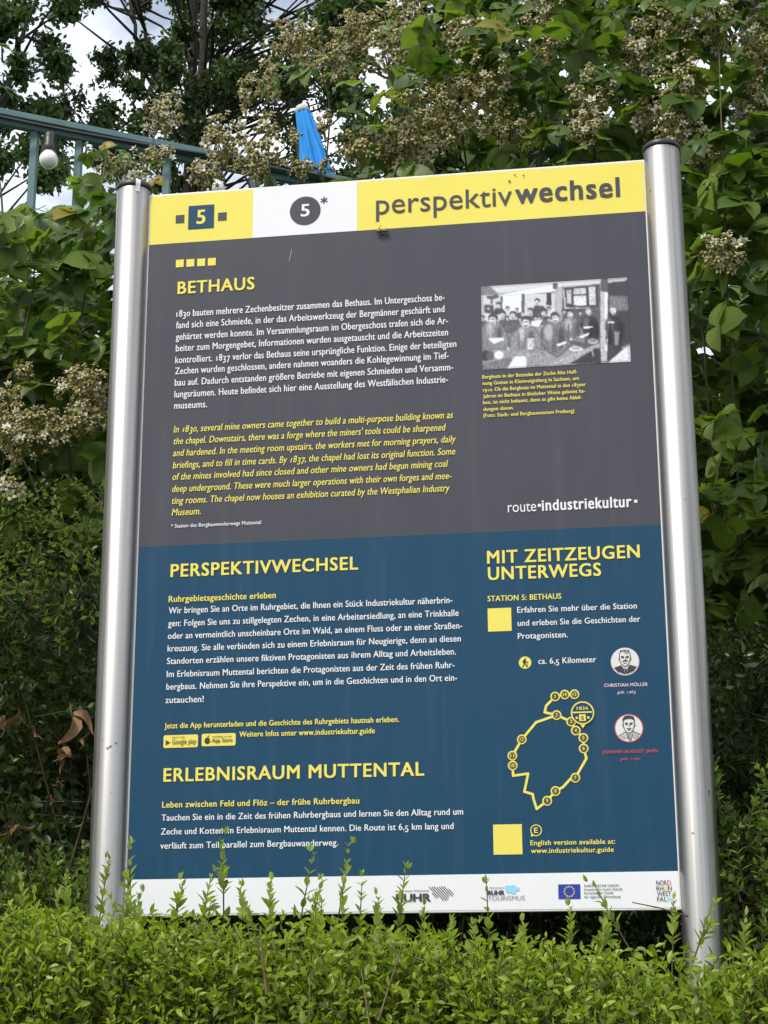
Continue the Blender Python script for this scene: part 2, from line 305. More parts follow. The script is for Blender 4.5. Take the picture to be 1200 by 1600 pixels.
# ---------------------------------------------------------------- the information board
TEXT = [('header_band', 'wordmark', '', [('perspektiv', -28.7, 215.1, -70.9, 36.25, 'light', 'grey'),
 ('wechsel', 220.5, 404.3, -68.3, 36.36, 'bold', 'grey')]),
 ('grey_field', 'heading', '', [('BETHAUS', -390.2, -248.8, -200.2, 23.19, 'bold', 'yellow')]),
 ('grey_field', 'paragraph', 'white German text', [('1830 bauten mehrere Zechenbesitzer zusammen das Bethaus. Im Untergeschoss be-', -391.0, 92.7, -244.7, 12.73, 'body', 'white'),
 ('fand sich eine Schmiede, in der das Arbeitswerkzeug der Bergmänner geschärft und', -390.9, 91.9, -266.7, 12.68, 'body', 'white'),
 ('gehärtet werden konnte. Im Versammlungsraum im Obergeschoss trafen sich die Ar-', -390.7, 97.9, -289.0, 12.63, 'body', 'white'),
 ('beiter zum Morgengebet, Informationen wurden ausgetauscht und die Arbeitszeiten', -390.1, 97.6, -310.7, 12.58, 'body', 'white'),
 ('kontrolliert. 1837 verlor das Bethaus seine ursprüngliche Funktion. Einige der beteiligten', -390.4, 111.8, -333.1, 12.53, 'body', 'white'),
 ('Zechen wurden geschlossen, andere nahmen woanders die Kohlegewinnung im Tief-', -390.3, 98.0, -354.0, 12.48, 'body', 'white'),
 ('bau auf. Dadurch entstanden größere Betriebe mit eigenen Schmieden und Versamm-', -390.2, 105.4, -375.8, 12.43, 'body', 'white'),
 ('lungsräumen. Heute befindet sich hier eine Ausstellung des Westfälischen Industrie-', -390.0, 96.4, -397.7, 12.39, 'body', 'white'),
 ('museums.', -389.9, -330.1, -419.0, 12.46, 'body', 'white')]),
 ('grey_field', 'paragraph', 'yellow italic English text', [('In 1830, several mine owners came together to build a multi-purpose building known as', -389.6, 104.1, -463.0, 12.24, 'ital', 'yellow'),
 ("the chapel. Downstairs, there was a forge where the miners' tools could be sharpened", -388.9, 91.3, -484.8, 12.19, 'ital', 'yellow'),
 ('and hardened. In the meeting room upstairs, the workers met for morning prayers, daily', -389.3, 108.2, -506.7, 12.14, 'ital', 'yellow'),
 ('briefings, and to fill in time cards. By 1837, the chapel had lost its original function. Some', -389.1, 106.9, -528.9, 12.09, 'ital', 'yellow'),
 ('of the mines involved had since closed and other mine owners had begun mining coal', -389.0, 94.2, -550.2, 12.05, 'ital', 'yellow'),
 ('deep underground. These were much larger operations with their own forges and mee-', -388.8, 99.6, -572.1, 12.0, 'ital', 'yellow'),
 ('ting rooms. The chapel now houses an exhibition curated by the Westphalian Industry', -388.7, 96.4, -593.7, 11.95, 'ital', 'yellow'),
 ('Museum.', -388.5, -336.7, -614.5, 12.03, 'ital', 'yellow')]),
 ('grey_field', 'footnote', '', [('* Station des Bergbauwanderwegs Muttental', -388.9, -229.9, -636.7, 6.47, 'body', 'white')]),
 ('grey_field', 'caption', '', [('Bergleute in der Betstube der Zeche Alte Hoff-', 155.6, 318.7, -394.5, 6.49, 'capt', 'yellow'),
 ('nung Gottes in Kleinvoigtsberg in Sachsen, um', 156.0, 320.8, -406.2, 6.47, 'capt', 'yellow'),
 ('1910. Ob die Bergleute im Muttental in den 1830er', 156.4, 332.5, -418.1, 6.46, 'capt', 'yellow'),
 ('Jahren im Bethaus in ähnlicher Weise gebetet ha-', 156.2, 330.8, -429.8, 6.44, 'capt', 'yellow'),
 ('ben, ist nicht bekannt, denn es gibt keine Abbil-', 156.0, 324.7, -441.1, 6.43, 'capt', 'yellow'),
 ('dungen davon.', 156.4, 208.4, -453.3, 6.43, 'capt', 'yellow'),
 ('(Foto: Stadt- und Bergbaumuseum Freiberg)', 156.2, 311.2, -464.8, 6.4, 'capt', 'yellow')]),
 ('grey_field', 'wordmark', '', [('route', 194.1, 241.9, -635.8, 17.01, 'light', 'white'),
 ('industriekultur', 251.3, 400.6, -635.7, 18.56, 'bold', 'white')]),
 ('blue_field', 'heading', '', [('PERSPEKTIVWECHSEL', -387.2, -61.1, -724.0, 22.1, 'bold', 'yellow')]),
 ('blue_field', 'subheading', '', [('Ruhrgebietsgeschichte erleben', -389.0, -202.3, -768.2, 10.46, 'semi', 'yellow')]),
 ('blue_field', 'paragraph', 'white German text under the first heading', [('Wir bringen Sie an Orte im Ruhrgebiet, die Ihnen ein Stück Industriekultur näherbrin-', -388.4, 98.1, -788.4, 10.86, 'body', 'white'),
 ('gen: Folgen Sie uns zu stillgelegten Zechen, in eine Arbeitersiedlung, an eine Trinkhalle', -388.7, 108.2, -810.7, 10.82, 'body', 'white'),
 ('oder an vermeintlich unscheinbare Orte im Wald, an einem Fluss oder an einer Straßen-', -388.6, 113.9, -832.4, 10.77, 'body', 'white'),
 ('kreuzung. Sie alle verbinden sich zu einem Erlebnisraum für Neugierige, denn an diesen', -388.4, 111.0, -854.1, 10.73, 'body', 'white'),
 ('Standorten erzählen unsere fiktiven Protagonisten aus ihrem Alltag und Arbeitsleben.', -388.8, 102.7, -875.8, 10.69, 'body', 'white'),
 ('Im Erlebnisraum Muttental berichten die Protagonisten aus der Zeit des frühen Ruhr-', -388.6, 99.9, -898.1, 10.64, 'body', 'white'),
 ('bergbaus. Nehmen Sie ihre Perspektive ein, um in die Geschichten und in den Ort ein-', -388.5, 104.0, -919.6, 10.6, 'body', 'white'),
 ('zutauchen!', -389.4, -323.3, -942.3, 10.66, 'body', 'white')]),
 ('blue_field', 'paragraph', 'small yellow line about the app', [('Jetzt die App herunterladen und die Geschichte des Ruhrgebiets hautnah erleben.', -389.6, 7.1, -985.1, 8.99, 'semi', 'yellow'),
 ('Weitere Infos unter www.industriekultur.guide', -261.1, -33.2, -1002.7, 8.94, 'semi', 'yellow')]),
 ('blue_field', 'heading', '', [('ERLEBNISRAUM MUTTENTAL', -388.8, 47.8, -1073.7, 21.62, 'bold', 'yellow')]),
 ('blue_field', 'subheading', '', [('Leben zwischen Feld und Flöz – der frühe Ruhrbergbau', -389.5, -59.1, -1116.7, 9.76, 'semi', 'yellow')]),
 ('blue_field', 'paragraph', 'white German text under the lower heading', [('Tauchen Sie ein in die Zeit des frühen Ruhrbergbaus und lernen Sie den Alltag rund um', -389.9, 110.3, -1138.1, 10.16, 'body', 'white'),
 ('Zeche und Kotten im Erlebnisraum Muttental kennen. Die Route ist 6,5 km lang und', -390.2, 94.4, -1160.7, 10.12, 'body', 'white'),
 ('verläuft zum Teil parallel zum Bergbauwanderweg.', -390.5, -94.0, -1183.7, 10.13, 'body', 'white')]),
 ('blue_field', 'heading', '', [('MIT ZEITZEUGEN', 157.3, 410.3, -723.2, 21.54, 'bold', 'yellow'),
 ('UNTERWEGS', 158.2, 345.7, -751.4, 21.46, 'bold', 'yellow')]),
 ('blue_field', 'subheading', '', [('STATION 5: BETHAUS', 156.8, 278.9, -788.0, 9.19, 'semi', 'yellow')]),
 ('blue_field', 'paragraph', 'white text beside the code tile', [('Erfahren Sie mehr über die Station', 205.5, 401.6, -809.2, 9.85, 'body', 'white'),
 ('und erleben Sie die Geschichten der', 205.7, 406.2, -831.5, 9.8, 'body', 'white'),
 ('Protagonisten.', 205.5, 287.5, -853.3, 9.79, 'body', 'white')]),
 ('blue_field', 'distance_note', '', [('ca. 6,5 Kilometer', 237.7, 332.1, -896.3, 9.69, 'body', 'white')]),
 ('blue_field', 'name_caption', 'pale lilac name under the upper portrait', [('CHRISTIAN MÖLLER', 343.5, 413.4, -937.8, 5.32, 'semi', 'lilac'),
 ('geb. 1763', 363.9, 393.5, -949.0, 4.6, 'ital', 'lilac')]),
 ('blue_field', 'name_caption', 'red name under the lower portrait', [('JOHANN AUGUST JAHN', 336.6, 424.3, -1045.8, 5.21, 'semi', 'red'),
 ('geb. 1791', 364.1, 395.7, -1056.9, 4.5, 'ital', 'red')]),
 ('blue_field', 'note', '', [('English version available at:', 217.0, 351.2, -1188.7, 7.46, 'semi', 'yellow'),
 ('www.industriekultur.guide', 217.4, 348.3, -1201.2, 7.45, 'semi', 'yellow')]),
 ('logo_strip', 'logo_lettering', 'dark lettering of the logos', [('REGIONALVERBAND', -0.5, 53.6, -1258.5, 2.41, 'body', 'dark'),
 ('RUHR', -0.0, 56.1, -1273.6, 11.62, 'black', 'dark'),
 ('METROPOLE', 150.8, 173.2, -1255.7, 2.2, 'body', 'dark'),
 ('RUHR', 146.9, 174.0, -1265.3, 6.78, 'black', 'dark'),
 ('TOURISMUS', 146.7, 205.9, -1273.8, 7.16, 'light', 'midgrey'),
 ('EUROPÄISCHE UNION', 300.1, 353.7, -1254.9, 3.3, 'body', 'dark'),
 ('Investition in unsere Zukunft', 299.9, 359.7, -1260.5, 3.3, 'body', 'dark'),
 ('Europäischer Fonds', 299.7, 344.9, -1266.0, 3.29, 'body', 'dark'),
 ('für regionale Entwicklung', 299.5, 355.9, -1272.0, 3.29, 'body', 'dark'),
 ('NOR', 412.3, 428.6, -1253.7, 7.13, 'light', 'dark'),
 ('RH', 412.4, 422.8, -1262.3, 7.12, 'light', 'dark'),
 ('N', 430.3, 435.9, -1262.0, 7.11, 'light', 'dark'),
 ('WEST', 412.7, 434.7, -1270.6, 7.11, 'light', 'dark'),
 ('FAL', 412.6, 427.6, -1278.8, 7.1, 'light', 'dark'),
 ('D', 429.3, 435.2, -1253.6, 7.13, 'light', 'red'),
 ('EI', 423.5, 429.6, -1262.2, 7.12, 'light', 'yellow'),
 ('EN', 428.1, 436.9, -1278.6, 6.86, 'light', 'sky')])]
D = {'E': ('E', 223.4, 229.6, -1169.6, 8.54, 'bold', 'yellow'),
 'apple': (-315.4, -1006.4),
 'ast': (-123.4, -35.7),
 'badges': [[(-391.2, -997.2), (-332.1, -995.9), (-330.9, -1017.1), (-390.2, -1018.4)], [(-325.6, -996.1), (-267.9, -995.5), (-266.8, -1015.9), (-325.0, -1017.2)]],
 'bands': [-100.2, -99.5, -667.2, -669.0, -1235.4, -1229.8],
 'blob': [(174.3, -1251.9), (178.4, -1250.9), (183.5, -1251.4), (186.6, -1250.2), (191.7, -1250.7), (193.6, -1254.1), (197.3, -1254.2), (197.5, -1259.2), (192.4, -1260.1), (191.3, -1264.1), (186.2, -1264.6), (183.2, -1262.0),
          (178.1, -1262.9), (175.2, -1258.9)],
 'ering': [(226.6, -1165.3), (235.9, -1165.5)],
 'fives': [('5', -358.7, -342.0, -64.9, 26.81, 'bold', 'yellow'), ('5', -166.0, -149.6, -64.7, 23.41, 'bold', 'white')],
 'flag': [(259.1, -1250.6), (293.6, -1250.3), (293.6, -1273.0), (258.8, -1273.3)],
 'hcirc': [(-157.9, -53.9), (-186.2, -53.7), (-129.7, -53.5), (-158.2, -24.8), (-157.1, -83.0)],
 'hdots': [[(-394.5, -48.3), (-385.5, -48.3), (-385.3, -57.3), (-394.3, -57.2)], [(-315.5, -49.1), (-306.6, -49.1), (-306.4, -58.0), (-315.3, -58.0)]],
 'hdr': [(-254.1, -56.8), (-63.1, -58.5)],
 'hiker': [(216.2, -893.1), (226.4, -893.4)],
 'hsq': [(-375.3, -28.6), (-327.3, -27.8), (-325.6, -75.0), (-373.4, -74.7)],
 'insect': (-16.9, -107.0),
 'noder': 7.0,
 'nodes': [('1', 263.6, -950.7), ('14', 279.3, -947.9), ('13', 295.0, -947.9), ('2', 265.0, -981.2), ('3', 288.1, -992.5), ('4', 295.1, -1007.2), ('5', 306.9, -1019.5), ('6', 306.8, -1036.5), ('7', 291.8, -1083.2),
           ('8', 259.5, -1103.7), ('9', 245.7, -1119.0), ('10', 191.8, -1061.1), ('11', 191.7, -1045.2), ('12', 207.6, -1019.2)],
 'panel': [(-450.3, 0.2), (450.9, -0.2), (450.1, -1293.1), (-450.9, -1291.0)],
 'paths': [[(295.0, -947.9), (279.3, -947.9), (263.6, -950.7), (248.6, -965.4), (245.9, -976.0), (265.0, -981.2)],
           [(265.0, -981.2), (231.4, -992.1), (207.6, -1019.2), (191.7, -1045.2), (191.8, -1061.1), (192.1, -1077.6), (216.4, -1074.7), (209.6, -1103.5), (222.9, -1107.9), (223.8, -1115.3), (228.7, -1131.5), (245.7, -1119.0),
            (259.5, -1103.7), (271.7, -1097.5), (283.7, -1085.1), (291.8, -1083.2), (310.6, -1052.6), (306.8, -1036.5), (306.9, -1019.5), (295.1, -1007.2), (288.1, -992.5), (265.0, -981.2)]],
 'photo': [(156.0, -223.7), (411.9, -220.8), (409.1, -378.0), (155.6, -379.5)],
 'pin': [(307.0, -978.9), (325.8, -979.5), (306.8, -1004.0)],
 'pindots': [(297.6, -986.9), (316.0, -986.7)],
 'pinline': [(291.9, -978.0), (321.4, -978.2)],
 'pinsq': [(301.3, -982.1), (312.0, -981.9), (311.9, -991.8), (301.2, -991.9)],
 'pintext': [('1836', 297.8, 316.4, -974.2, 5.18, 'semi', 'yellow'), ('5', 304.3, 308.9, -989.8, 5.64, 'semi', 'blue')],
 'play': [(-386.9, -1004.5), (-386.7, -1013.5), (-378.7, -1009.0)],
 'por': [[(378.6, -896.7), (401.6, -897.5)], [(380.3, -1005.7), (403.4, -1006.3)]],
 'print': [(-445.3, -5.3), (447.4, -4.3), (-442.7, -1234.7), (445.4, -1229.1)],
 'qr': [[(156.5, -800.3), (195.3, -799.6), (195.8, -838.8), (156.4, -839.5)], [(157.6, -1155.1), (203.8, -1155.0), (204.3, -1202.4), (158.3, -1202.7)]],
 'rdots': [(247.2, -625.9), (407.5, -626.3)],
 'scr': [[(414.6, -1203.6), (422.6, -1212.2), (429.0, -1219.0)], [(419.7, -1202.1), (427.6, -1213.9), (430.6, -1221.4)], [(426.3, -1205.5), (433.1, -1217.4)], [(433.1, -1204.0), (437.9, -1209.1)],
         [(359.2, -1192.6), (379.4, -1196.3), (399.3, -1205.1), (412.7, -1207.0)]],
 'specks': [(211.2, -24.8), (221.1, -13.2), (236.5, -15.8), (372.9, -62.9)],
 'sq4': [[(-393.1, -135.1), (-382.8, -135.2), (-382.0, -146.2), (-392.8, -146.0)], [(-373.5, -135.4), (-363.2, -135.5), (-362.4, -146.5), (-373.2, -146.3)], [(-353.4, -135.7), (-343.1, -135.9), (-342.3, -146.8), (-353.1, -146.6)],
         [(-333.8, -136.0), (-323.6, -136.1), (-322.8, -147.1), (-333.6, -146.8)]],
 'store': [('GET IT ON', -376.0, -354.7, -1002.2, 2.87, 'body', 'dark'), ('Google play', -375.7, -334.3, -1012.0, 7.87, 'light', 'dark'), ('Available on the', -307.1, -274.3, -1002.4, 2.86, 'body', 'dark'),
           ('App Store', -306.9, -272.4, -1010.5, 6.78, 'body', 'dark')],
 'streak': [(-181.8, -127.6), (-186.3, -149.7), (-188.8, -236.0)],
 'stripe': [(53.3, -1251.5), (61.6, -1250.8), (64.6, -1252.1), (71.9, -1250.4), (81.1, -1250.3), (84.2, -1255.2), (88.3, -1254.6), (92.9, -1259.7), (92.2, -1266.7), (86.1, -1265.6), (82.9, -1273.6), (73.6, -1273.4),
            (70.6, -1268.4), (64.4, -1269.3), (59.3, -1267.2), (58.0, -1259.2)]}

BASE_Z = 0.80
board = tag(empty('information_board', (0, 0, BASE_Z)), 'tall information board with yellow header, grey and blue text fields between two steel posts', 'information board')
LAYER = .0005
def flat_obj(name, parent, polys, inks, label=None, y0=0.0):
    """polys: list of (points mm, ink index, layer): flat print lying on the board face"""
    me = bpy.data.meshes.new(name); bm = bmesh.new(); o3 = world_origin(parent)
    for pts, ink, layer in polys:
        vs = [bm.verts.new((x*.001-o3[0], -.0060-layer*LAYER-o3[1], TOP_Z+z*.001-o3[2])) for x, z in pts]
        try: f = bm.faces.new(vs)
        except ValueError: continue
        f.material_index = ink
    bm.normal_update()
    for f in bm.faces:
        if f.normal.y > 0: f.normal_flip()
    bm.to_mesh(me); bm.free()
    o = link(name, me, parent, inks)
    if label: o['label'] = label
    return o
def disc(c, r, n=40, ry=None):
    ry = r if ry is None else ry
    return [(c[0]+r*math.cos(2*math.pi*i/n), c[1]+ry*math.sin(2*math.pi*i/n)) for i in range(n)]
def ring(c, r0, r1, ink, layer, n=40):
    a, b = disc(c, r0, n), disc(c, r1, n)
    return [([a[i], a[(i+1) % n], b[(i+1) % n], b[i]], ink, layer) for i in range(n)]
def stroke(pts, wd, ink, layer):
    o = []
    for i_, ((x0, y0), (x1, y1)) in enumerate(zip(pts[:-1], pts[1:])):
        ly = layer+.012*(i_+1)
        L_ = math.hypot(x1-x0, y1-y0) or 1e-6; dx, dy = -(y1-y0)/L_*wd/2, (x1-x0)/L_*wd/2; ex, ey = (x1-x0)/L_*wd*.3, (y1-y0)/L_*wd*.3
        o.append(([(x0+dx-ex, y0+dy-ey), (x1+dx+ex, y1+dy+ey), (x1-dx+ex, y1-dy+ey), (x0-dx-ex, y0-dy-ey)], ink, ly))
    return o
def rect(x0, x1, z1, z0): return [(x0, z0), (x1, z0), (x1, z1), (x0, z1)]

# text: the built-in face of Blender, one flat mesh per block of writing
SPACE = {'bold': 1.10, 'semi': 1.06, 'body': 1.04, 'ital': 1.03, 'capt': 1.04, 'light': 1.0, 'black': 1.0}
STYLE = {'bold': (0, 0, .022, .012), 'semi': (0, 0, .020, .008), 'body': (0, 0, .012, 0), 'ital': (0, .2, .010, 0), 'capt': (0, 0, .020, .006), 'light': (0, 0, 0, 0), 'black': (0, 0, .05, .02)}   # outline offset, slant, extra weight across, up
CAPH = {}
def raw_text(s, style):
    off, sh = STYLE[style][:2]
    cu = bpy.data.curves.new('writing', 'FONT'); cu.body = s; cu.size = 1; cu.resolution_u = 3; cu.offset = off; cu.shear = sh; cu.fill_mode = 'FRONT'; cu.space_character = SPACE[style]
    ob = bpy.data.objects.new('writing', cu); C.objects.link(ob)
    dg = bpy.context.evaluated_depsgraph_get(); dg.update()
    me = bpy.data.meshes.new_from_object(ob.evaluated_get(dg))
    V = np.zeros(len(me.vertices)*3, np.float32); me.vertices.foreach_get('co', V); V = V.reshape(-1, 3)
    me.calc_loop_triangles(); T = np.zeros(len(me.loop_triangles)*3, np.int32); me.loop_triangles.foreach_get('vertices', T); T = T.reshape(-1, 3)
    bpy.data.objects.remove(ob); bpy.data.curves.remove(cu); bpy.data.meshes.remove(me)
    return V.astype(float), T
for st in STYLE: CAPH[st] = raw_text('H', st)[0][:, 1].max()
XH = raw_text('x', 'body')[0][:, 1].max(); XH_S = {'bold': .72, 'light': .74, 'black': .72}   # the board's lettering has a tall x-height
def old_style(s, style):
    """running text with old-style figures: 0 1 2 at x-height, 3 4 5 7 9 hanging below the line"""
    import re
    edge = raw_text('I', style)[0][:, 0].max(); pre = ''; VV = []; TT = []; n = 0
    for tok in re.findall(r'\d|\D+', s):
        if tok.strip():
            V, T = raw_text(tok, style); V[:, 0] += (raw_text(pre+'I', style)[0][:, 0].max()-edge) if pre else 0
            if tok in '012': V[:, 1] *= XH/CAPH[style]
            elif tok in '34579': V[:, 1] -= CAPH[style]-XH
            VV.append(V); TT.append(T+n); n += len(V)
        pre += tok
    return np.concatenate(VV), np.concatenate(TT)
def writing(name, parent, lines, label=None, layer=3):
    mbx = MB(); cols = []
    for s, x0, x1, zb, cap, st, col in lines:
        V, T = old_style(s, st) if st in ('body', 'ital', 'capt') and any(c.isdigit() for c in s) else raw_text(s, st)
        yy = V[:, 1].copy(); XH_NEW = XH_S.get(st, .675)*CAPH[st]; V[:, 1] = np.where(yy < XH, yy*(XH_NEW/XH), XH_NEW+(yy-XH)*(CAPH[st]-XH_NEW)/(CAPH[st]-XH))
        if s.upper() == s: V[:, 1] = yy
        if col not in cols: cols.append(col)
        xa, xb = V[:, 0].min(), V[:, 0].max()
        bx, by = STYLE[st][2]*cap/CAPH[st], STYLE[st][3]*cap/CAPH[st]
        cp = [(0, 0)] if bx == 0 else [(-bx, 0), (bx, 0)] if by == 0 else [(-bx, -by), (bx, by), (-bx, by), (bx, -by), (0, 0)]
        for i, (dx, dz) in enumerate(cp):
            X = (x0+bx+dx+(V[:, 0]-xa)/(xb-xa)*(x1-x0-2*bx))*.001; Zz = TOP_Z+(zb+dz+V[:, 1]/CAPH[st]*cap)*.001
            mbx.add(np.stack([X, np.full(len(X), -.0060-(layer+.06*i)*LAYER), Zz], 1), T[:, [0, 1, 2]], cols.index(col))
    o = mbx.build(name, [INK[c] for c in cols], parent, smooth=False)
    if label: o['label'] = label
    return o

# plate (5 mm rounded sheet) and the printed fields
BW, BH = .4505, 1.2921
mb = MB(); box(mb, (0, 0, TOP_Z-BH/2), (BW, 0, 0), (0, .0058, 0), (0, 0, BH/2)); plate = mb.build('plate', [M_plate], board, smooth=False)
bv = plate.modifiers.new('edge', 'BEVEL'); bv.width = .0015; bv.segments = 2
PL, PR = -446.5, 447.0
zA, zB, zC, zD = -99.8, -668.2, -1232.6, -1288.5
h1, h2 = D['hdr'][0][0], D['hdr'][1][0]
def quad(name, x0, x1, z1, z0, ink, extra=(), inks=()):
    return flat_obj(name, board, [(rect(x0, x1, z1, z0), 0, 0.6)]+list(extra), [INK[ink]]+[INK[i] for i in inks])
header = quad('header_band', PL, PR, -4.0, zA, 'yellow', [(rect(h1, h2, -4.0, zA), 1, 1.2)], ['white'])
grey = quad('grey_field', PL+.3, PR, zA, zB, 'grey')
blue = quad('blue_field', PL+.5, PR, zB, zC, 'blue')
strip = quad('logo_strip', PL-.8, PR+.8, zC, zD, 'white')
FIELD = {'header_band': header, 'grey_field': grey, 'blue_field': blue, 'logo_strip': strip}
for fld, nm, lab, lines in TEXT:
    if nm == 'logo_lettering':
        for k, lb in ((slice(0, 2), 'bold dark lettering beside the striped emblem'), (slice(2, 5), 'lettering beside the pale blue emblem'), (slice(5, 9), 'four small lines beside the blue flag'), (slice(9, None), 'four stacked short words at the right end')): writing(nm, FIELD[fld], lines[k], lb)
    else: writing(nm, FIELD[fld], lines, lab or None)

# header badges
def cen(q): return (sum(p[0] for p in q)/len(q), sum(p[1] for p in q)/len(q))
sq = D['hsq']; x0, x1 = (sq[0][0]+sq[3][0])/2, (sq[1][0]+sq[2][0])/2; z1, z0 = (sq[0][1]+sq[1][1])/2, (sq[2][1]+sq[3][1])/2
polys = [(rect(x0, x1, z1, z0), 0, 2)]
for q in D['hdots']: c = cen(q); polys.append((rect(c[0]-8, c[0]+8, c[1]+8, c[1]-8), 1, 2))
badge = flat_obj('number_badge', header, polys, [INK['blue'], INK['grey']], 'blue square number badge on the yellow end')
c, a, b_, t_, u_ = D['hcirc']; rr = (b_[0]-a[0])/2
ast = D['ast']; polys = [(disc(c, rr, 56, rr), 0, 2)]
for k in range(3):
    an = math.pi*k/3+math.pi/2; polys += stroke([(ast[0]-6*math.cos(an), ast[1]-6*math.sin(an)), (ast[0]+6*math.cos(an), ast[1]+6*math.sin(an))], 2.6, 0, 2+.2*k)
badge2 = flat_obj('number_badge', header, polys, [INK['grey']], 'dark round number badge with an asterisk')
writing('numeral', header, [D['fives'][0]], 'yellow numeral five'); writing('numeral', header, [D['fives'][1]], 'white numeral five')

# four small squares
flat_obj('square_row', grey, [(rect(cen(q)[0]-7.3, cen(q)[0]+7.3, cen(D['sq4'][i])[1]+7.3, cen(D['sq4'][i])[1]-7.3), 0, 2) for i, q in enumerate(D['sq4'])], [INK['yellow']])
p, q = D['rdots']; 
for p in D['rdots']: flat_obj('wordmark_dot', grey, [(rect(p[0]-2.6, p[0]+2.6, p[1]+2.6, p[1]-2.6), 0, 2)], [INK['white']])

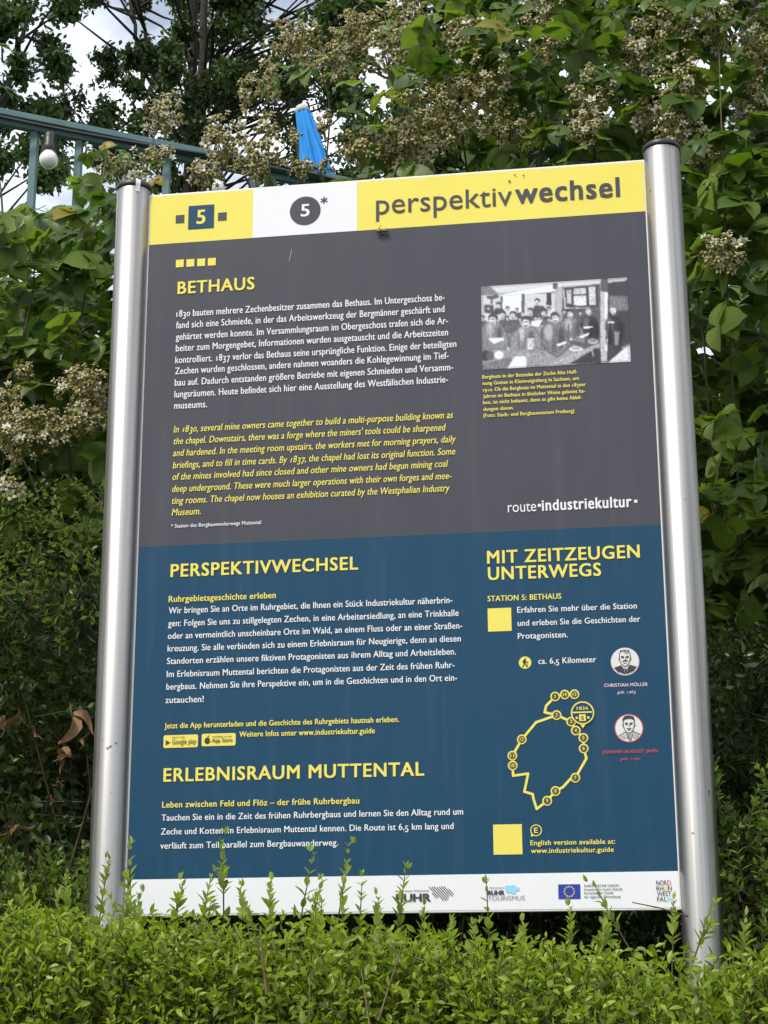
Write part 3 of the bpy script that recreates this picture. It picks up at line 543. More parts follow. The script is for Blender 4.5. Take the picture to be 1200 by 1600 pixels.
# the black-and-white photograph: a print, tones laid down on a fine grid
def photo_print():
    nxp, nyp = 220, 124
    s, t = np.meshgrid((np.arange(nxp)+.5)/nxp, (np.arange(nyp)+.5)/nyp)
    q = np.array([(55, 140), (1108, 67), (1130, 678), (65, 745)], float)
    X = ((1-s)*(1-t))[..., None]*q[0]+(s*(1-t))[..., None]*q[1]+(s*t)[..., None]*q[2]+((1-s)*t)[..., None]*q[3]
    x, y = X[..., 0], X[..., 1]
    im = np.full(x.shape, .55)
    def inside(P):
        r = np.zeros(x.shape, bool); n = len(P)
        for i in range(n):
            (xa, ya), (xb, yb) = P[i], P[(i+1) % n]
            c = ((ya > y) != (yb > y))
            with np.errstate(divide='ignore', invalid='ignore'): r ^= c & (x < (xb-xa)*(y-ya)/((yb-ya) or 1e-9)+xa)
        return r
    def blur(a, k):
        for _ in range(k):
            p = np.pad(a, 1, mode='edge'); a = (p[1:-1, 1:-1]*4+p[:-2, 1:-1]+p[2:, 1:-1]+p[1:-1, :-2]+p[1:-1, 2:])/8
        return a
    def poly(v, P, soft=1, jit=0):
        nonlocal im
        m_ = blur(inside(P).astype(float), soft); im = im*(1-m_)+m_*(v+jit*blur(RNG.standard_normal(x.shape), 2))
    def ell(v, cx, cy, rx, ry, soft=1):
        nonlocal im
        m_ = blur((((x-cx)/rx)**2+((y-cy)/ry)**2 < 1).astype(float), soft); im = im*(1-m_)+m_*v
    poly(.80, [(55, 140), (920, 78), (920, 115), (600, 145), (60, 205)], 2); poly(.45, [(50, 140), (120, 136), (190, 200), (50, 215)], 4)
    poly(.93, [(180, 203), (600, 128), (600, 172), (200, 216)], 1); poly(.78, [(60, 205), (592, 188), (592, 430), (60, 410)], 1, .05)
    poly(.92, [(215, 212), (350, 205), (350, 330), (215, 300)], 2)
    poly(.30, [(645, 150), (915, 120), (915, 645), (645, 520)], 1, .06); poly(.80, [(650, 160), (900, 140), (905, 290), (660, 300)], 1)
    poly(.66, [(590, 150), (645, 150), (640, 345), (600, 345)], 1, .08); poly(.3, [(575, 112), (610, 112), (608, 158), (580, 158)])
    poly(.20, [(660, 150), (900, 130), (903, 290), (668, 290)], 1)
    for P, v in (([(672, 165), (710, 160), (712, 265), (677, 265)], .72), ([(725, 152), (815, 146), (815, 190), (725, 195)], .75), ([(725, 205), (816, 200), (818, 275), (726, 277)], .82), ([(834, 142), (882, 138), (886, 268), (836, 272)], .78)): poly(v, P, 1, .16)
    poly(.95, [(740, 270), (770, 220), (800, 270)], 2)
    poly(.18, [(968, 95), (1112, 90), (1132, 680), (960, 690)], 1, .05); poly(.70, [(970, 76), (1106, 66), (1110, 93), (972, 110)]); poly(.42, [(978, 205), (1112, 205), (1116, 310), (978, 320)], 3, .08)
    poly(.30, [(920, 76), (968, 74), (968, 180), (918, 172)]); poly(.70, [(917, 175), (968, 175), (958, 670), (912, 672)], 1, .10); poly(.9, [(945, 180), (968, 180), (962, 600), (948, 600)], 2)
    poly(.18, [(530, 185), (566, 185), (566, 275), (530, 275)]); poly(.30, [(352, 192), (372, 192), (372, 322), (352, 322)]); poly(.25, [(80, 275), (148, 275), (148, 340), (80, 330)], 2)
    poly(.3, [(100, 210), (185, 200), (185, 222), (145, 235), (140, 270), (130, 270), (130, 232), (100, 230)], 1); poly(.3, [(200, 212), (213, 212), (213, 300), (200, 300)])
    def man(hx, hy, r, torso, tone, hat=.15, face=.86):
        cx = sum(p[0] for p in torso)/len(torso); cy = sum(p[1] for p in torso)/len(torso); poly(max(.05, tone-.16), [(cx+(px_-cx)*1.07, cy+(py_-cy)*1.03) for px_, py_ in torso], 4)
        poly(tone, torso, 1, .10)
        cx = sum(p[0] for p in torso)/len(torso); top = min(p[1] for p in torso); bot = max(p[1] for p in torso)
        if bot-top > 120:   # lit shoulder, shaded side, folds, placket
            ell(tone+.22, cx-(bot-top)*.16, top+(bot-top)*.28, (bot-top)*.13, (bot-top)*.24, 6); ell(max(.05, tone-.2), cx+(bot-top)*.2, top+(bot-top)*.45, (bot-top)*.10, (bot-top)*.30, 5)
            for k in range(4):
                fx = cx+RNG.uniform(-.3, .3)*(bot-top); poly(tone-.14, [(fx, top+40), (fx+5, top+40), (fx+RNG.uniform(-14, 14), bot-30), (fx-8, bot-30)], 2)
        lit = -.22 if hx < 560 else .22
        ell(hat+.06, hx, hy-r*.30, r*.86, r*.85); ell(face*.86, hx+r*lit*.4, hy+r*.12, r*.68, r*.88); ell(min(1, face*1.05), hx+r*lit, hy+r*.02, r*.34, r*.60, 3)
        poly(hat+.08, [(hx-r*.80, hy-r*.30), (hx-r*.6, hy-r*.95), (hx, hy-r*1.1), (hx+r*.62, hy-r*.92), (hx+r*.8, hy-r*.30), (hx+r*.3, hy-r*.52), (hx-r*.35, hy-r*.52)], 1)
        ell(face*.52, hx+r*lit*.5, hy-r*.10, r*.52, r*.10, 1); ell(face*.45, hx+r*lit*.6, hy+r*.52, r*.34, r*.13, 1); ell(face*.6, hx+r*lit*.4, hy+r*.95, r*.45, r*.16, 2)
    man(185, 278, 22, [(145, 340), (165, 300), (210, 300), (235, 340)], .22); man(70, 372, 18, [(55, 400), (90, 390), (95, 430), (55, 440)], .3)
    man(465, 252, 23, [(430, 320), (450, 280), (500, 282), (532, 312), (520, 360), (440, 360)], .25); man(318, 312, 15, [(300, 340), (345, 330), (345, 360), (300, 360)], .25)
    man(415, 322, 25, [(395, 360), (445, 350), (460, 390), (395, 400)], .3); man(512, 332, 25, [(470, 400), (500, 355), (545, 360), (545, 420), (480, 420)], .35); man(360, 335, 15, [(345, 360), (380, 355), (380, 380), (345, 380)], .3)
    man(215, 348, 27, [(190, 390), (250, 375), (262, 430), (200, 430)], .3); man(290, 350, 28, [(220, 430), (260, 385), (330, 380), (345, 440), (270, 480), (225, 470)], .33)
    man(830, 325, 24, [(775, 410), (808, 352), (872, 360), (902, 440), (892, 530), (800, 490)], .13, .6); man(1005, 318, 25, [(962, 395), (985, 352), (1045, 362), (1062, 432), (1052, 585), (970, 510)], .13, .75)
    man(697, 338, 31, [(628, 410), (665, 367), (740, 370), (792, 470), (802, 545), (680, 525)], .42); man(590, 368, 37, [(498, 455), (550, 402), (622, 402), (662, 470), (705, 560), (605, 645), (540, 605), (498, 545)], .40)
    man(145, 382, 39, [(58, 440), (110, 402), (192, 402), (237, 472), (258, 590), (58, 590)], .46); man(385, 402, 43, [(268, 510), (340, 432), (442, 440), (492, 522), (482, 620), (268, 620)], .47)
    for hx, hy, r_ in ((110, 300, 16), (250, 300, 17), (548, 300, 17), (655, 322, 18), (770, 330, 18), (245, 372, 20), (338, 378, 20), (450, 372, 20), (545, 380, 20)):   # further heads in the crowd
        ell(.18, hx, hy-r_*.2, r_*.85, r_*.9); ell(.72, hx+2, hy+r_*.2, r_*.58, r_*.7, 1); ell(.45, hx+2, hy+r_*.5, r_*.4, r_*.16, 1)
    for hx, hy, r_, torso, tn in ((697, 338, 31, [(628, 410), (665, 367), (740, 370), (792, 470), (802, 545), (680, 525)], .46), (590, 368, 37, [(498, 455), (550, 402), (622, 402), (662, 470), (705, 560), (605, 645), (540, 605), (498, 545)], .43), (145, 382, 39, [(58, 440), (110, 402), (192, 402), (237, 472), (258, 590), (58, 590)], .48), (385, 402, 43, [(268, 510), (340, 432), (442, 440), (492, 522), (482, 620), (268, 620)], .50)): man(hx, hy, r_, torso, tn)
    for hx, hy in ((165, 540), (215, 525), (400, 630), (480, 615), (620, 560), (655, 545), (705, 520), (790, 500), (270, 610), (255, 590)): ell(.82, hx, hy, 12, 8, 1)   # hands on the books
    for P in ([(108, 520), (216, 508), (216, 530), (150, 556)], [(368, 635), (512, 603), (506, 627), (420, 652)], [(600, 556), (672, 534), (672, 549), (610, 572)], [(760, 500), (837, 470), (826, 492), (770, 512)], [(418, 392), (502, 380), (472, 432), (430, 424)], [(792, 428), (860, 424), (860, 436), (794, 442)], [(966, 392), (1015, 388), (1010, 402), (968, 404)]): poly(.93, P)
    poly(.75, [(388, 515), (440, 510), (436, 590), (392, 600)], 1, .15)
    poly(.62, [(478, 724), (862, 563), (908, 545), (906, 576), (700, 692), (560, 728)], 1, .12); poly(.15, [(700, 690), (882, 580), (915, 602), (915, 690), (705, 696)], 1, .06)
    poly(.6, [(842, 580), (852, 575), (870, 640), (858, 640)], 1); ell(.86, 740, 588, 48, 18); ell(.62, 740, 584, 34, 10); ell(.72, 862, 533, 38, 18); ell(.4, 862, 530, 26, 9)
    poly(.55, [(250, 600), (500, 600), (560, 640), (520, 728), (230, 740)], 2, .15)
    poly(.42, [(62, 745), (62, 700), (262, 648), (302, 682), (230, 738)], 1, .12); poly(.92, [(300, 645), (382, 645), (382, 728), (240, 738)], 3); poly(.55, [(382, 655), (482, 655), (472, 728), (382, 730)], 1, .15)
    ell(.15, 90, 640, 38, 38, 2); ell(.30, 125, 640, 30, 34, 2); ell(.97, 186, 635, 34, 28, 4); poly(.85, [(958, 690), (1132, 538), (1132, 682)], 2, .1); poly(.5, [(1060, 575), (1126, 545), (1126, 560), (1070, 590)])
    poly(.5, [(1010, 460), (1050, 460), (1040, 560), (1015, 560)], 2)
    im = blur(im, 1); im = np.clip((im-.5)*1.06+.58+.03*blur(RNG.standard_normal(im.shape), 1), .06, .97)
    edge = np.minimum(np.minimum(s, 1-s)*60, np.minimum(t, 1-t)*40); im = np.where(edge < 1, im*.8+.05, im)
    lin = np.where(im <= .04045, im/12.92, ((im+.055)/1.055)**2.4)*.85
    P4 = np.array(D['photo'])*.001
    xl, xr = (P4[0, 0]+P4[3, 0])/2, (P4[1, 0]+P4[2, 0])/2; zt, zb = (P4[0, 1]+P4[1, 1])/2, (P4[2, 1]+P4[3, 1])/2
    V = np.stack([xl+s*(xr-xl), np.full(s.shape, -.0060-2*LAYER), TOP_Z+zt+t*(zb-zt)], -1).reshape(-1, 3)
    i = np.arange(nxp*nyp).reshape(nyp, nxp); F = np.stack([i[:-1, :-1].ravel(), i[1:, :-1].ravel(), i[1:, 1:].ravel(), i[:-1, 1:].ravel()], 1)
    m_ = MB(); m_.add(V, F); m, tt, b, o = mat('photograph_print')
    a = N(tt, 'ShaderNodeAttribute', attribute_name='tone'); tt.links.new(a.outputs['Color'], b.inputs['Base Color']); b.inputs['Roughness'].default_value = .36
    ob = m_.build('photo_print', [m], grey, smooth=False)
    ca = ob.data.color_attributes.new('tone', 'FLOAT_COLOR', 'POINT'); g = lin.ravel()
    ca.data.foreach_set('color', np.stack([g*1.0, g*1.0, g*1.06, np.ones_like(g)], 1).astype(np.float32).ravel())
    ob['label'] = 'black and white photograph of seated men reading in a low room'
photo_print()

# store badges, tiles, route map, portraits
for k, q in enumerate(D['badges']):
    x0, x1 = (q[0][0]+q[3][0])/2, (q[1][0]+q[2][0])/2; z1, z0 = (q[0][1]+q[1][1])/2, (q[2][1]+q[3][1])/2
    r = 3.0; P = []
    for cx, cz, a0 in ((x1-r, z1-r, 0), (x0+r, z1-r, 90), (x0+r, z0+r, 180), (x1-r, z0+r, 270)):
        P += [(cx+r*math.cos(math.radians(a0+i*15)), cz+r*math.sin(math.radians(a0+i*15))) for i in range(7)]
    polys = [(P, 0, 2)]
    if k == 0:
        polys.append((D['play'], 1, 3))
    else:
        c = D['apple']; body = [(c[0]+5.2*math.cos(t)*(1-.10*math.cos(2*t)), c[1]-1.2+5.4*math.sin(t)*(1-.12*abs(math.cos(t))**6)) for t in np.linspace(0, 2*math.pi, 30)[:-1]]
        polys += [(body, 1, 3), (disc((c[0]+6, c[1]), 2.1, 14), 0, 3.6), ([(c[0]-.3, c[1]+4.4), (c[0]+1, c[1]+7), (c[0]+3.2, c[1]+8), (c[0]+2, c[1]+5.4)], 1, 3)]
    bd = flat_obj('store_badge', blue, polys, [INK['yellow'], INK['dark']], ('yellow badge with a dark play triangle', 'yellow badge with a dark fruit emblem')[k])
    writing('badge_lettering', blue, D['store'][2*k:2*k+2], layer=4)
for q in D['qr']:
    x0, x1 = (q[0][0]+q[3][0])/2, (q[1][0]+q[2][0])/2; z1, z0 = (q[0][1]+q[1][1])/2, (q[2][1]+q[3][1])/2
    flat_obj('yellow_tile', blue, [(rect(x0, x1, z1, z0), 0, 2)], [INK['yellow']])
c, e = D['hiker']; r = e[0]-c[0]; k_ = r/29.0
def hp(*p): return [(c[0]+x*k_, c[1]-y*k_) for x, y in p]
polys = [(disc(c, r), 0, 2), (disc((c[0]+1*k_, c[1]+16*k_), 4.6*k_, 16), 1, 3)]
for pts, wd in ((hp((0, -10), (-2, 4)), 8), (hp((-2, 3), (6, 11), (7, 21)), 4.5), (hp((-2, 3), (-6, 12), (-12, 20)), 4.5), (hp((0, -8), (8, -1), (13, -3)), 3.5), (hp((-1, -8), (-8, -2)), 3.5), (hp((13, -6), (11, 20)), 1.8), (hp((-7, -11), (-8, 0)), 6)): polys += stroke(pts, wd*k_, 1, 3)
flat_obj('hiker_symbol', blue, polys, [INK['yellow'], INK['dark']])
c, e = D['ering']; r = e[0]-c[0]
flat_obj('speech_symbol', blue, ring(c, r, r*.84, 0, 2)+[([(c[0]-r*.85, c[1]-r*.55), (c[0]-r*.9, c[1]-r*1.05), (c[0]-r*.3, c[1]-r*.92)], 0, 2.2)], [INK['yellow']])
writing('symbol_letter', blue, [D['E']])
polys = []
for i, P in enumerate(D['paths']): polys += stroke(P, 4.0, 0, 2+.3*i)
nr = D['noder']*1.0; nums = []
for s_, x_, z_ in D['nodes']:
    polys += [(disc((x_, z_), nr*1.12, 28), 0, 3), (disc((x_, z_), nr*.80, 24), 1, 4)]
    wn = nr*(.16 if s_ == '1' else .46 if len(s_) == 1 else .85); nums.append((s_, x_-wn/2, x_+wn/2, z_-nr*.40, nr*.80, 'semi', 'yellow'))
c, e, tip = D['pin']; r = e[0]-c[0]
polys += [([(c[0]-r*.3, c[1]-r*.9), (c[0]+r*.3, c[1]-r*.9), (tip[0], tip[1])], 0, 5), (disc(c, r, 48), 0, 5.5), (disc(c, r*.88, 48), 2, 6)]
a, b_ = D['pinline']; polys += stroke([(a[0], (a[1]+b_[1])/2), (b_[0], (a[1]+b_[1])/2)], 2.4, 0, 7)
q = D['pinsq']; cc = cen(q); hw = abs(q[1][0]-q[0][0])/2; polys.append((rect(cc[0]-hw, cc[0]+hw, cc[1]+hw, cc[1]-hw), 0, 7))
for p in D['pindots']: polys.append((rect(p[0]-1.8, p[0]+1.8, cc[1]+1.8, cc[1]-1.8), 0, 7))
flat_obj('route_map', blue, polys, [INK['yellow'], INK['olive'], INK['blue']])
for q_ in nums: writing('map_number', blue, [q_], layer=5)
for q_ in D['pintext']: writing('map_number', blue, [q_], layer=8)


def portrait(c, r, ringink, dark_jacket, label):
    def p(*pts): return [(c[0]+x*r, c[1]+z*r) for x, z in pts]
    po = [(disc(c, r, 48), 0, 2), (disc(c, r*.93, 48), 1, 2.6)]
    def clip(pts): return [(c[0]+(x*r)*(min(1, .91/max(1e-6, math.hypot(x, z)))), c[1]+(z*r)*(min(1, .91/max(1e-6, math.hypot(x, z))))) for x, z in pts]
    hd = [(-.36, .55), (-.30, .76), (0, .82), (.30, .76), (.38, .55), (.36, .15), (.24, -.20), (.06, -.34), (-.08, -.34), (-.26, -.18), (-.37, .15)]
    if dark_jacket:
        po.append((clip([(-.80, -.42), (-.30, -.26), (-.10, -.50), (-.05, -.91), (-.55, -.73)]), 2, 3.2)); po.append((clip([(.82, -.40), (.32, -.24), (.14, -.50), (.10, -.91), (.58, -.71)]), 2, 3.2))
        po.append((p((-.06, -.50), (.08, -.50), (.12, -.86), (-.06, -.88)), 2, 3.4))
    else:
        po += stroke(p((-.72, -.52), (-.26, -.26), (-.12, -.55), (.05, -.88)), r*.04, 2, 3.2)+stroke(p((.76, -.46), (.30, -.22), (.22, -.55), (.10, -.88)), r*.04, 2, 3.2)
        po.append((p((-.20, -.42), (.22, -.40), (.14, -.88), (-.02, -.90)), 3, 3.0))
        for k in range(7): po += stroke(p((-.66+.09*k, -.50+.03*k), (-.42+.07*k, -.76)), r*.022, 2, 3.3)
        for k in range(5): po += stroke(p((.36+.09*k, -.30-.02*k), (.28+.07*k, -.76)), r*.022, 2, 3.3)
    po.append((p(*hd), 1, 4)); po += stroke(p(*(hd+hd[:1])), r*.045, 2, 4.4)
    if dark_jacket:
        for k in range(7): po += stroke(p((-.34+.10*k, .62+.10*math.sin(k)), (-.26+.09*k, .80)), r*.05, 2, 4.6)
        po.append((p((-.16, .04), (0, .12), (.18, .06), (.22, -.04), (.02, .0), (-.20, -.04)), 2, 5))
    else:
        po.append((p((-.40, .40), (-.42, .66), (-.26, .86), (.06, .90), (.34, .82), (.42, .62), (.40, .38), (.32, .58), (.10, .66), (-.28, .60)), 2, 5))
        po += stroke(p((-.12, -.02), (.02, -.06), (.14, -.01)), r*.07, 2, 5)
    for sx in (-1, 1):
        po += stroke(p((sx*.26, .36), (sx*.08, .34)), r*.07, 2, 5); po += stroke(p((sx*.22, .26), (sx*.09, .26)), r*.06, 2, 5.2)
        po += stroke(p((sx*.38, .30), (sx*.43, .22), (sx*.37, .08)), r*.04, 2, 5)
    po += stroke(p((.03, .28), (.07, .12), (-.02, .10)), r*.03, 2, 5.2)+stroke(p((-.10, -.14), (.10, -.14)), r*.04, 2, 5.2)
    flat_obj('portrait', blue, po, [INK[ringink], INK['paper'], INK['dark'], INK['midgrey']], label)
portrait(D['por'][0][0], D['por'][0][1][0]-D['por'][0][0][0], 'lilac', True, 'round drawing of a man with moustache and dark jacket')
portrait(D['por'][1][0], D['por'][1][1][0]-D['por'][1][0][0], 'red', False, 'round drawing of a clean shaven man in a red ring')

# logo emblems
def clip_stripes(P, n, slope, wd):
    cx0, cx1 = min(p[0] for p in P), max(p[0] for p in P); z0, z1 = min(p[1] for p in P), max(p[1] for p in P); o = []
    for k in range(n):
        xs = cx0-(z1-z0)/slope+(cx1-cx0+(z1-z0)/slope)*k/n
        pts = [(xs+(z1-z)/slope, z) for z in np.linspace(z1, z0, 40)]
        def ins(pt):
            r = False
            for i in range(len(P)):
                (xa, za), (xb, zb_) = P[i], P[(i+1) % len(P)]
                if (za > pt[1]) != (zb_ > pt[1]) and pt[0] < (xb-xa)*(pt[1]-za)/(zb_-za)+xa: r = not r
            return r
        run = []
        for pt in pts+[(1e9, 0)]:
            if ins(pt): run.append(pt)
            else:
                if len(run) > 1: o += stroke([run[0], run[-1]], wd, 0, 2)
                run = []
    return o
flat_obj('logo_emblem', strip, clip_stripes(D['stripe'], 15, 1.15, 1.3), [INK['dark']], 'dark striped map outline emblem')
flat_obj('logo_emblem', strip, [(D['blob'], 0, 2)], [INK['sky']], 'pale blue map outline emblem')
q = D['flag']; x0, x1 = (q[0][0]+q[3][0])/2, (q[1][0]+q[2][0])/2; z1, z0 = (q[0][1]+q[1][1])/2, (q[2][1]+q[3][1])/2; cc = ((x0+x1)/2, (z0+z1)/2); R_ = (z1-z0)*.34
polys = [(rect(x0, x1, z1, z0), 0, 2)]
for k in range(12):
    a = k*math.pi/6; sx, sz = cc[0]+R_*math.cos(a), cc[1]+R_*math.sin(a)
    polys.append(([(sx+(1.9 if i % 2 == 0 else .8)*math.sin(i*math.pi/5), sz+(1.9 if i % 2 == 0 else .8)*math.cos(i*math.pi/5)) for i in range(10)], 1, 3))
flat_obj('flag_emblem', strip, polys, [INK['flagblue'], INK['gold']], 'blue flag with a ring of gold stars')

# wear: scratches and specks on the print
flat_obj('scratch', grey, stroke([tuple(p) for p in D['streak'][:2]], 1.2, 0, 2), [INK['midgrey']])
for P in D['scr']: flat_obj('scratch', blue, stroke([tuple(p) for p in P], .6, 0, 2), [INK['scratched']])
for p, r_ in zip(D['specks'], (2.2, 1.6, 1.6, 4)): flat_obj('dirt_speck', header, [(disc(tuple(p), r_, 8), 0, 4.5)], [INK['olive']])

# posts of brushed steel tube with black caps
PR_ = .0315; PX = BW+PR_-.002
for sgn, top in ((-1, .022), (1, .026)):
    c = (sgn*PX, 0, 0); mb = MB(); zt = TOP_Z+top-.011
    lathe(mb, [(PR_, BASE_Z-.25), (PR_, zt-.0015), (PR_-.0015, zt)], c, 64)
    post = mb.build('post', [M_steel], board); post['label'] = 'steel tube post with %s' % ('a torn white sticker on its black cap' if sgn < 0 else 'a plain black cap')
    mb = MB(); lathe(mb, [(PR_+.0008, zt+.0005), (PR_+.0018, zt+.002), (PR_+.0018, zt+.008), (PR_-.002, zt+.0115), (PR_*.5, zt+.0130), (0.0001, zt+.0135)], c, 64); mb.build('post_cap', [M_black], post)
    if sgn < 0:
        mb = MB(); a0 = math.radians(-62); V = []; F = []
        rows_ = [(-.012, PR_+.0006), (-.004, PR_+.0008), (.001, PR_+.0026), (.009, PR_+.0026), (.0125, PR_-.001)]
        for i, (dz, rad) in enumerate(rows_):
            for j in range(4):
                aa = a0+(j-1.5)*.085+.02*math.sin(3.1*i+j); V.append((c[0]+rad*math.cos(aa), rad*math.sin(aa), zt+dz+.0012*math.sin(5*j+2*i)))
        for i in range(4):
            for j in range(3): F.append((4*i+j, 4*i+j+1, 4*i+j+5, 4*i+j+4))
        mb.add(V, F); mb.build('sticker', [plain('torn_white_foil', (.72, .74, .76), .35, .5, .2, .25, 300)], post)
    for zc in (.18, 1.05):   # clamp bolts holding the plate
        pass

# insect clinging under the yellow band
ip = D['insect']; ic = np.array([ip[0]*.001, -.0125, TOP_Z+ip[1]*.001])
ins = tag(empty('insect', ic), 'small brown insect clinging below the wordmark at the edge of the yellow band', 'insect')
mb = MB(); polytube(mb, [ic+np.array(v) for v in ((-.0115, 0, 0), (-.009, 0, .0005), (-.005, 0, .001), (-.002, 0, .001), (.001, 0, .0005), (.004, 0, .001), (.0065, 0, .0006), (.009, 0, .0), (.0105, 0, -.0005))], [.0006, .0026, .0038, .0034, .0022, .0032, .0026, .0024, .0006], 10)
mb.build('body', [plain('brown_insect_shell', (.17, .095, .045), .4, .5, 0, .4, 300)], ins)
mb = MB(); 
for sx in (-.004, 0, .004):
    for sz in (-1, 1): polytube(mb, [ic+np.array(v) for v in ((sx, 0, 0), (sx*1.6, -.002, .005*sz), (sx*2.2, .005, .008*sz))], [.0005, .0004, .0003], 5)
polytube(mb, [ic+np.array(v) for v in ((-.006, -.001, .002), (-.004, -.003, .008), (-.001, -.002, .011))], [.0006, .0005, .0003], 5)
mb.build('legs', [M_black], ins)

# ---------------------------------------------------------------- shoots (stem with pairs of leaves)
def shoots(mb, P, A, L, pairs, size, tmpl, m_stem, m_leaf, m_tip, tipfrac=.3, ang=.95, bare=.15, stem_r=.0011, curl=.14):
    """P base, A axis (unit), L length; leaves sit in opposite, crossing pairs, smaller towards the tip"""
    n = len(P); A = unit(A); ref = unit(RNG.standard_normal((n, 3))); S1 = unit(np.cross(A, ref)); S2 = np.cross(A, S1)
    bend = unit(RNG.standard_normal((n, 3)))*L[:, None]*curl
    def pos(t): return P + A*(L*t)[:, None] + bend*(t*t)[:, None]
    o = np.ones(n)
    tubes(mb, P, pos(.5*o), stem_r*1.2, stem_r, 3, m_stem); tubes(mb, pos(.5*o), pos(o), stem_r, stem_r*.5, 3, m_stem)
    for k in range(pairs):
        t = bare+(1-bare)*(k+RNG.random(n)*.5)/pairs
        s = size*(1.0-.55*np.clip((t-.55)/.45, 0, 1))*RNG.uniform(.75, 1.2, n)
        base = pos(t); sd = (S1 if k % 2 == 0 else S2)
        tw = RNG.uniform(-.5, .5, n)[:, None]; other = (S2 if k % 2 == 0 else S1)
        sd = unit(sd+other*tw)
        for sg in (-1, 1):
            keep = RNG.random(n) > .08
            an = ang*(1-.45*t)+RNG.uniform(-.2, .25, n); ca, sa = np.cos(an)[:, None], np.sin(an)[:, None]
            d = A*ca+sd*sg*sa+RNG.standard_normal((n, 3))*.08; nr_ = A*sa-sd*sg*ca
            tipm = (t > 1-tipfrac)
            for msk, m_ in ((keep & ~tipm, m_leaf), (keep & tipm, m_tip)):
                scatter(mb, tmpl, base[msk], d[msk], nr_[msk], s[msk], m_)

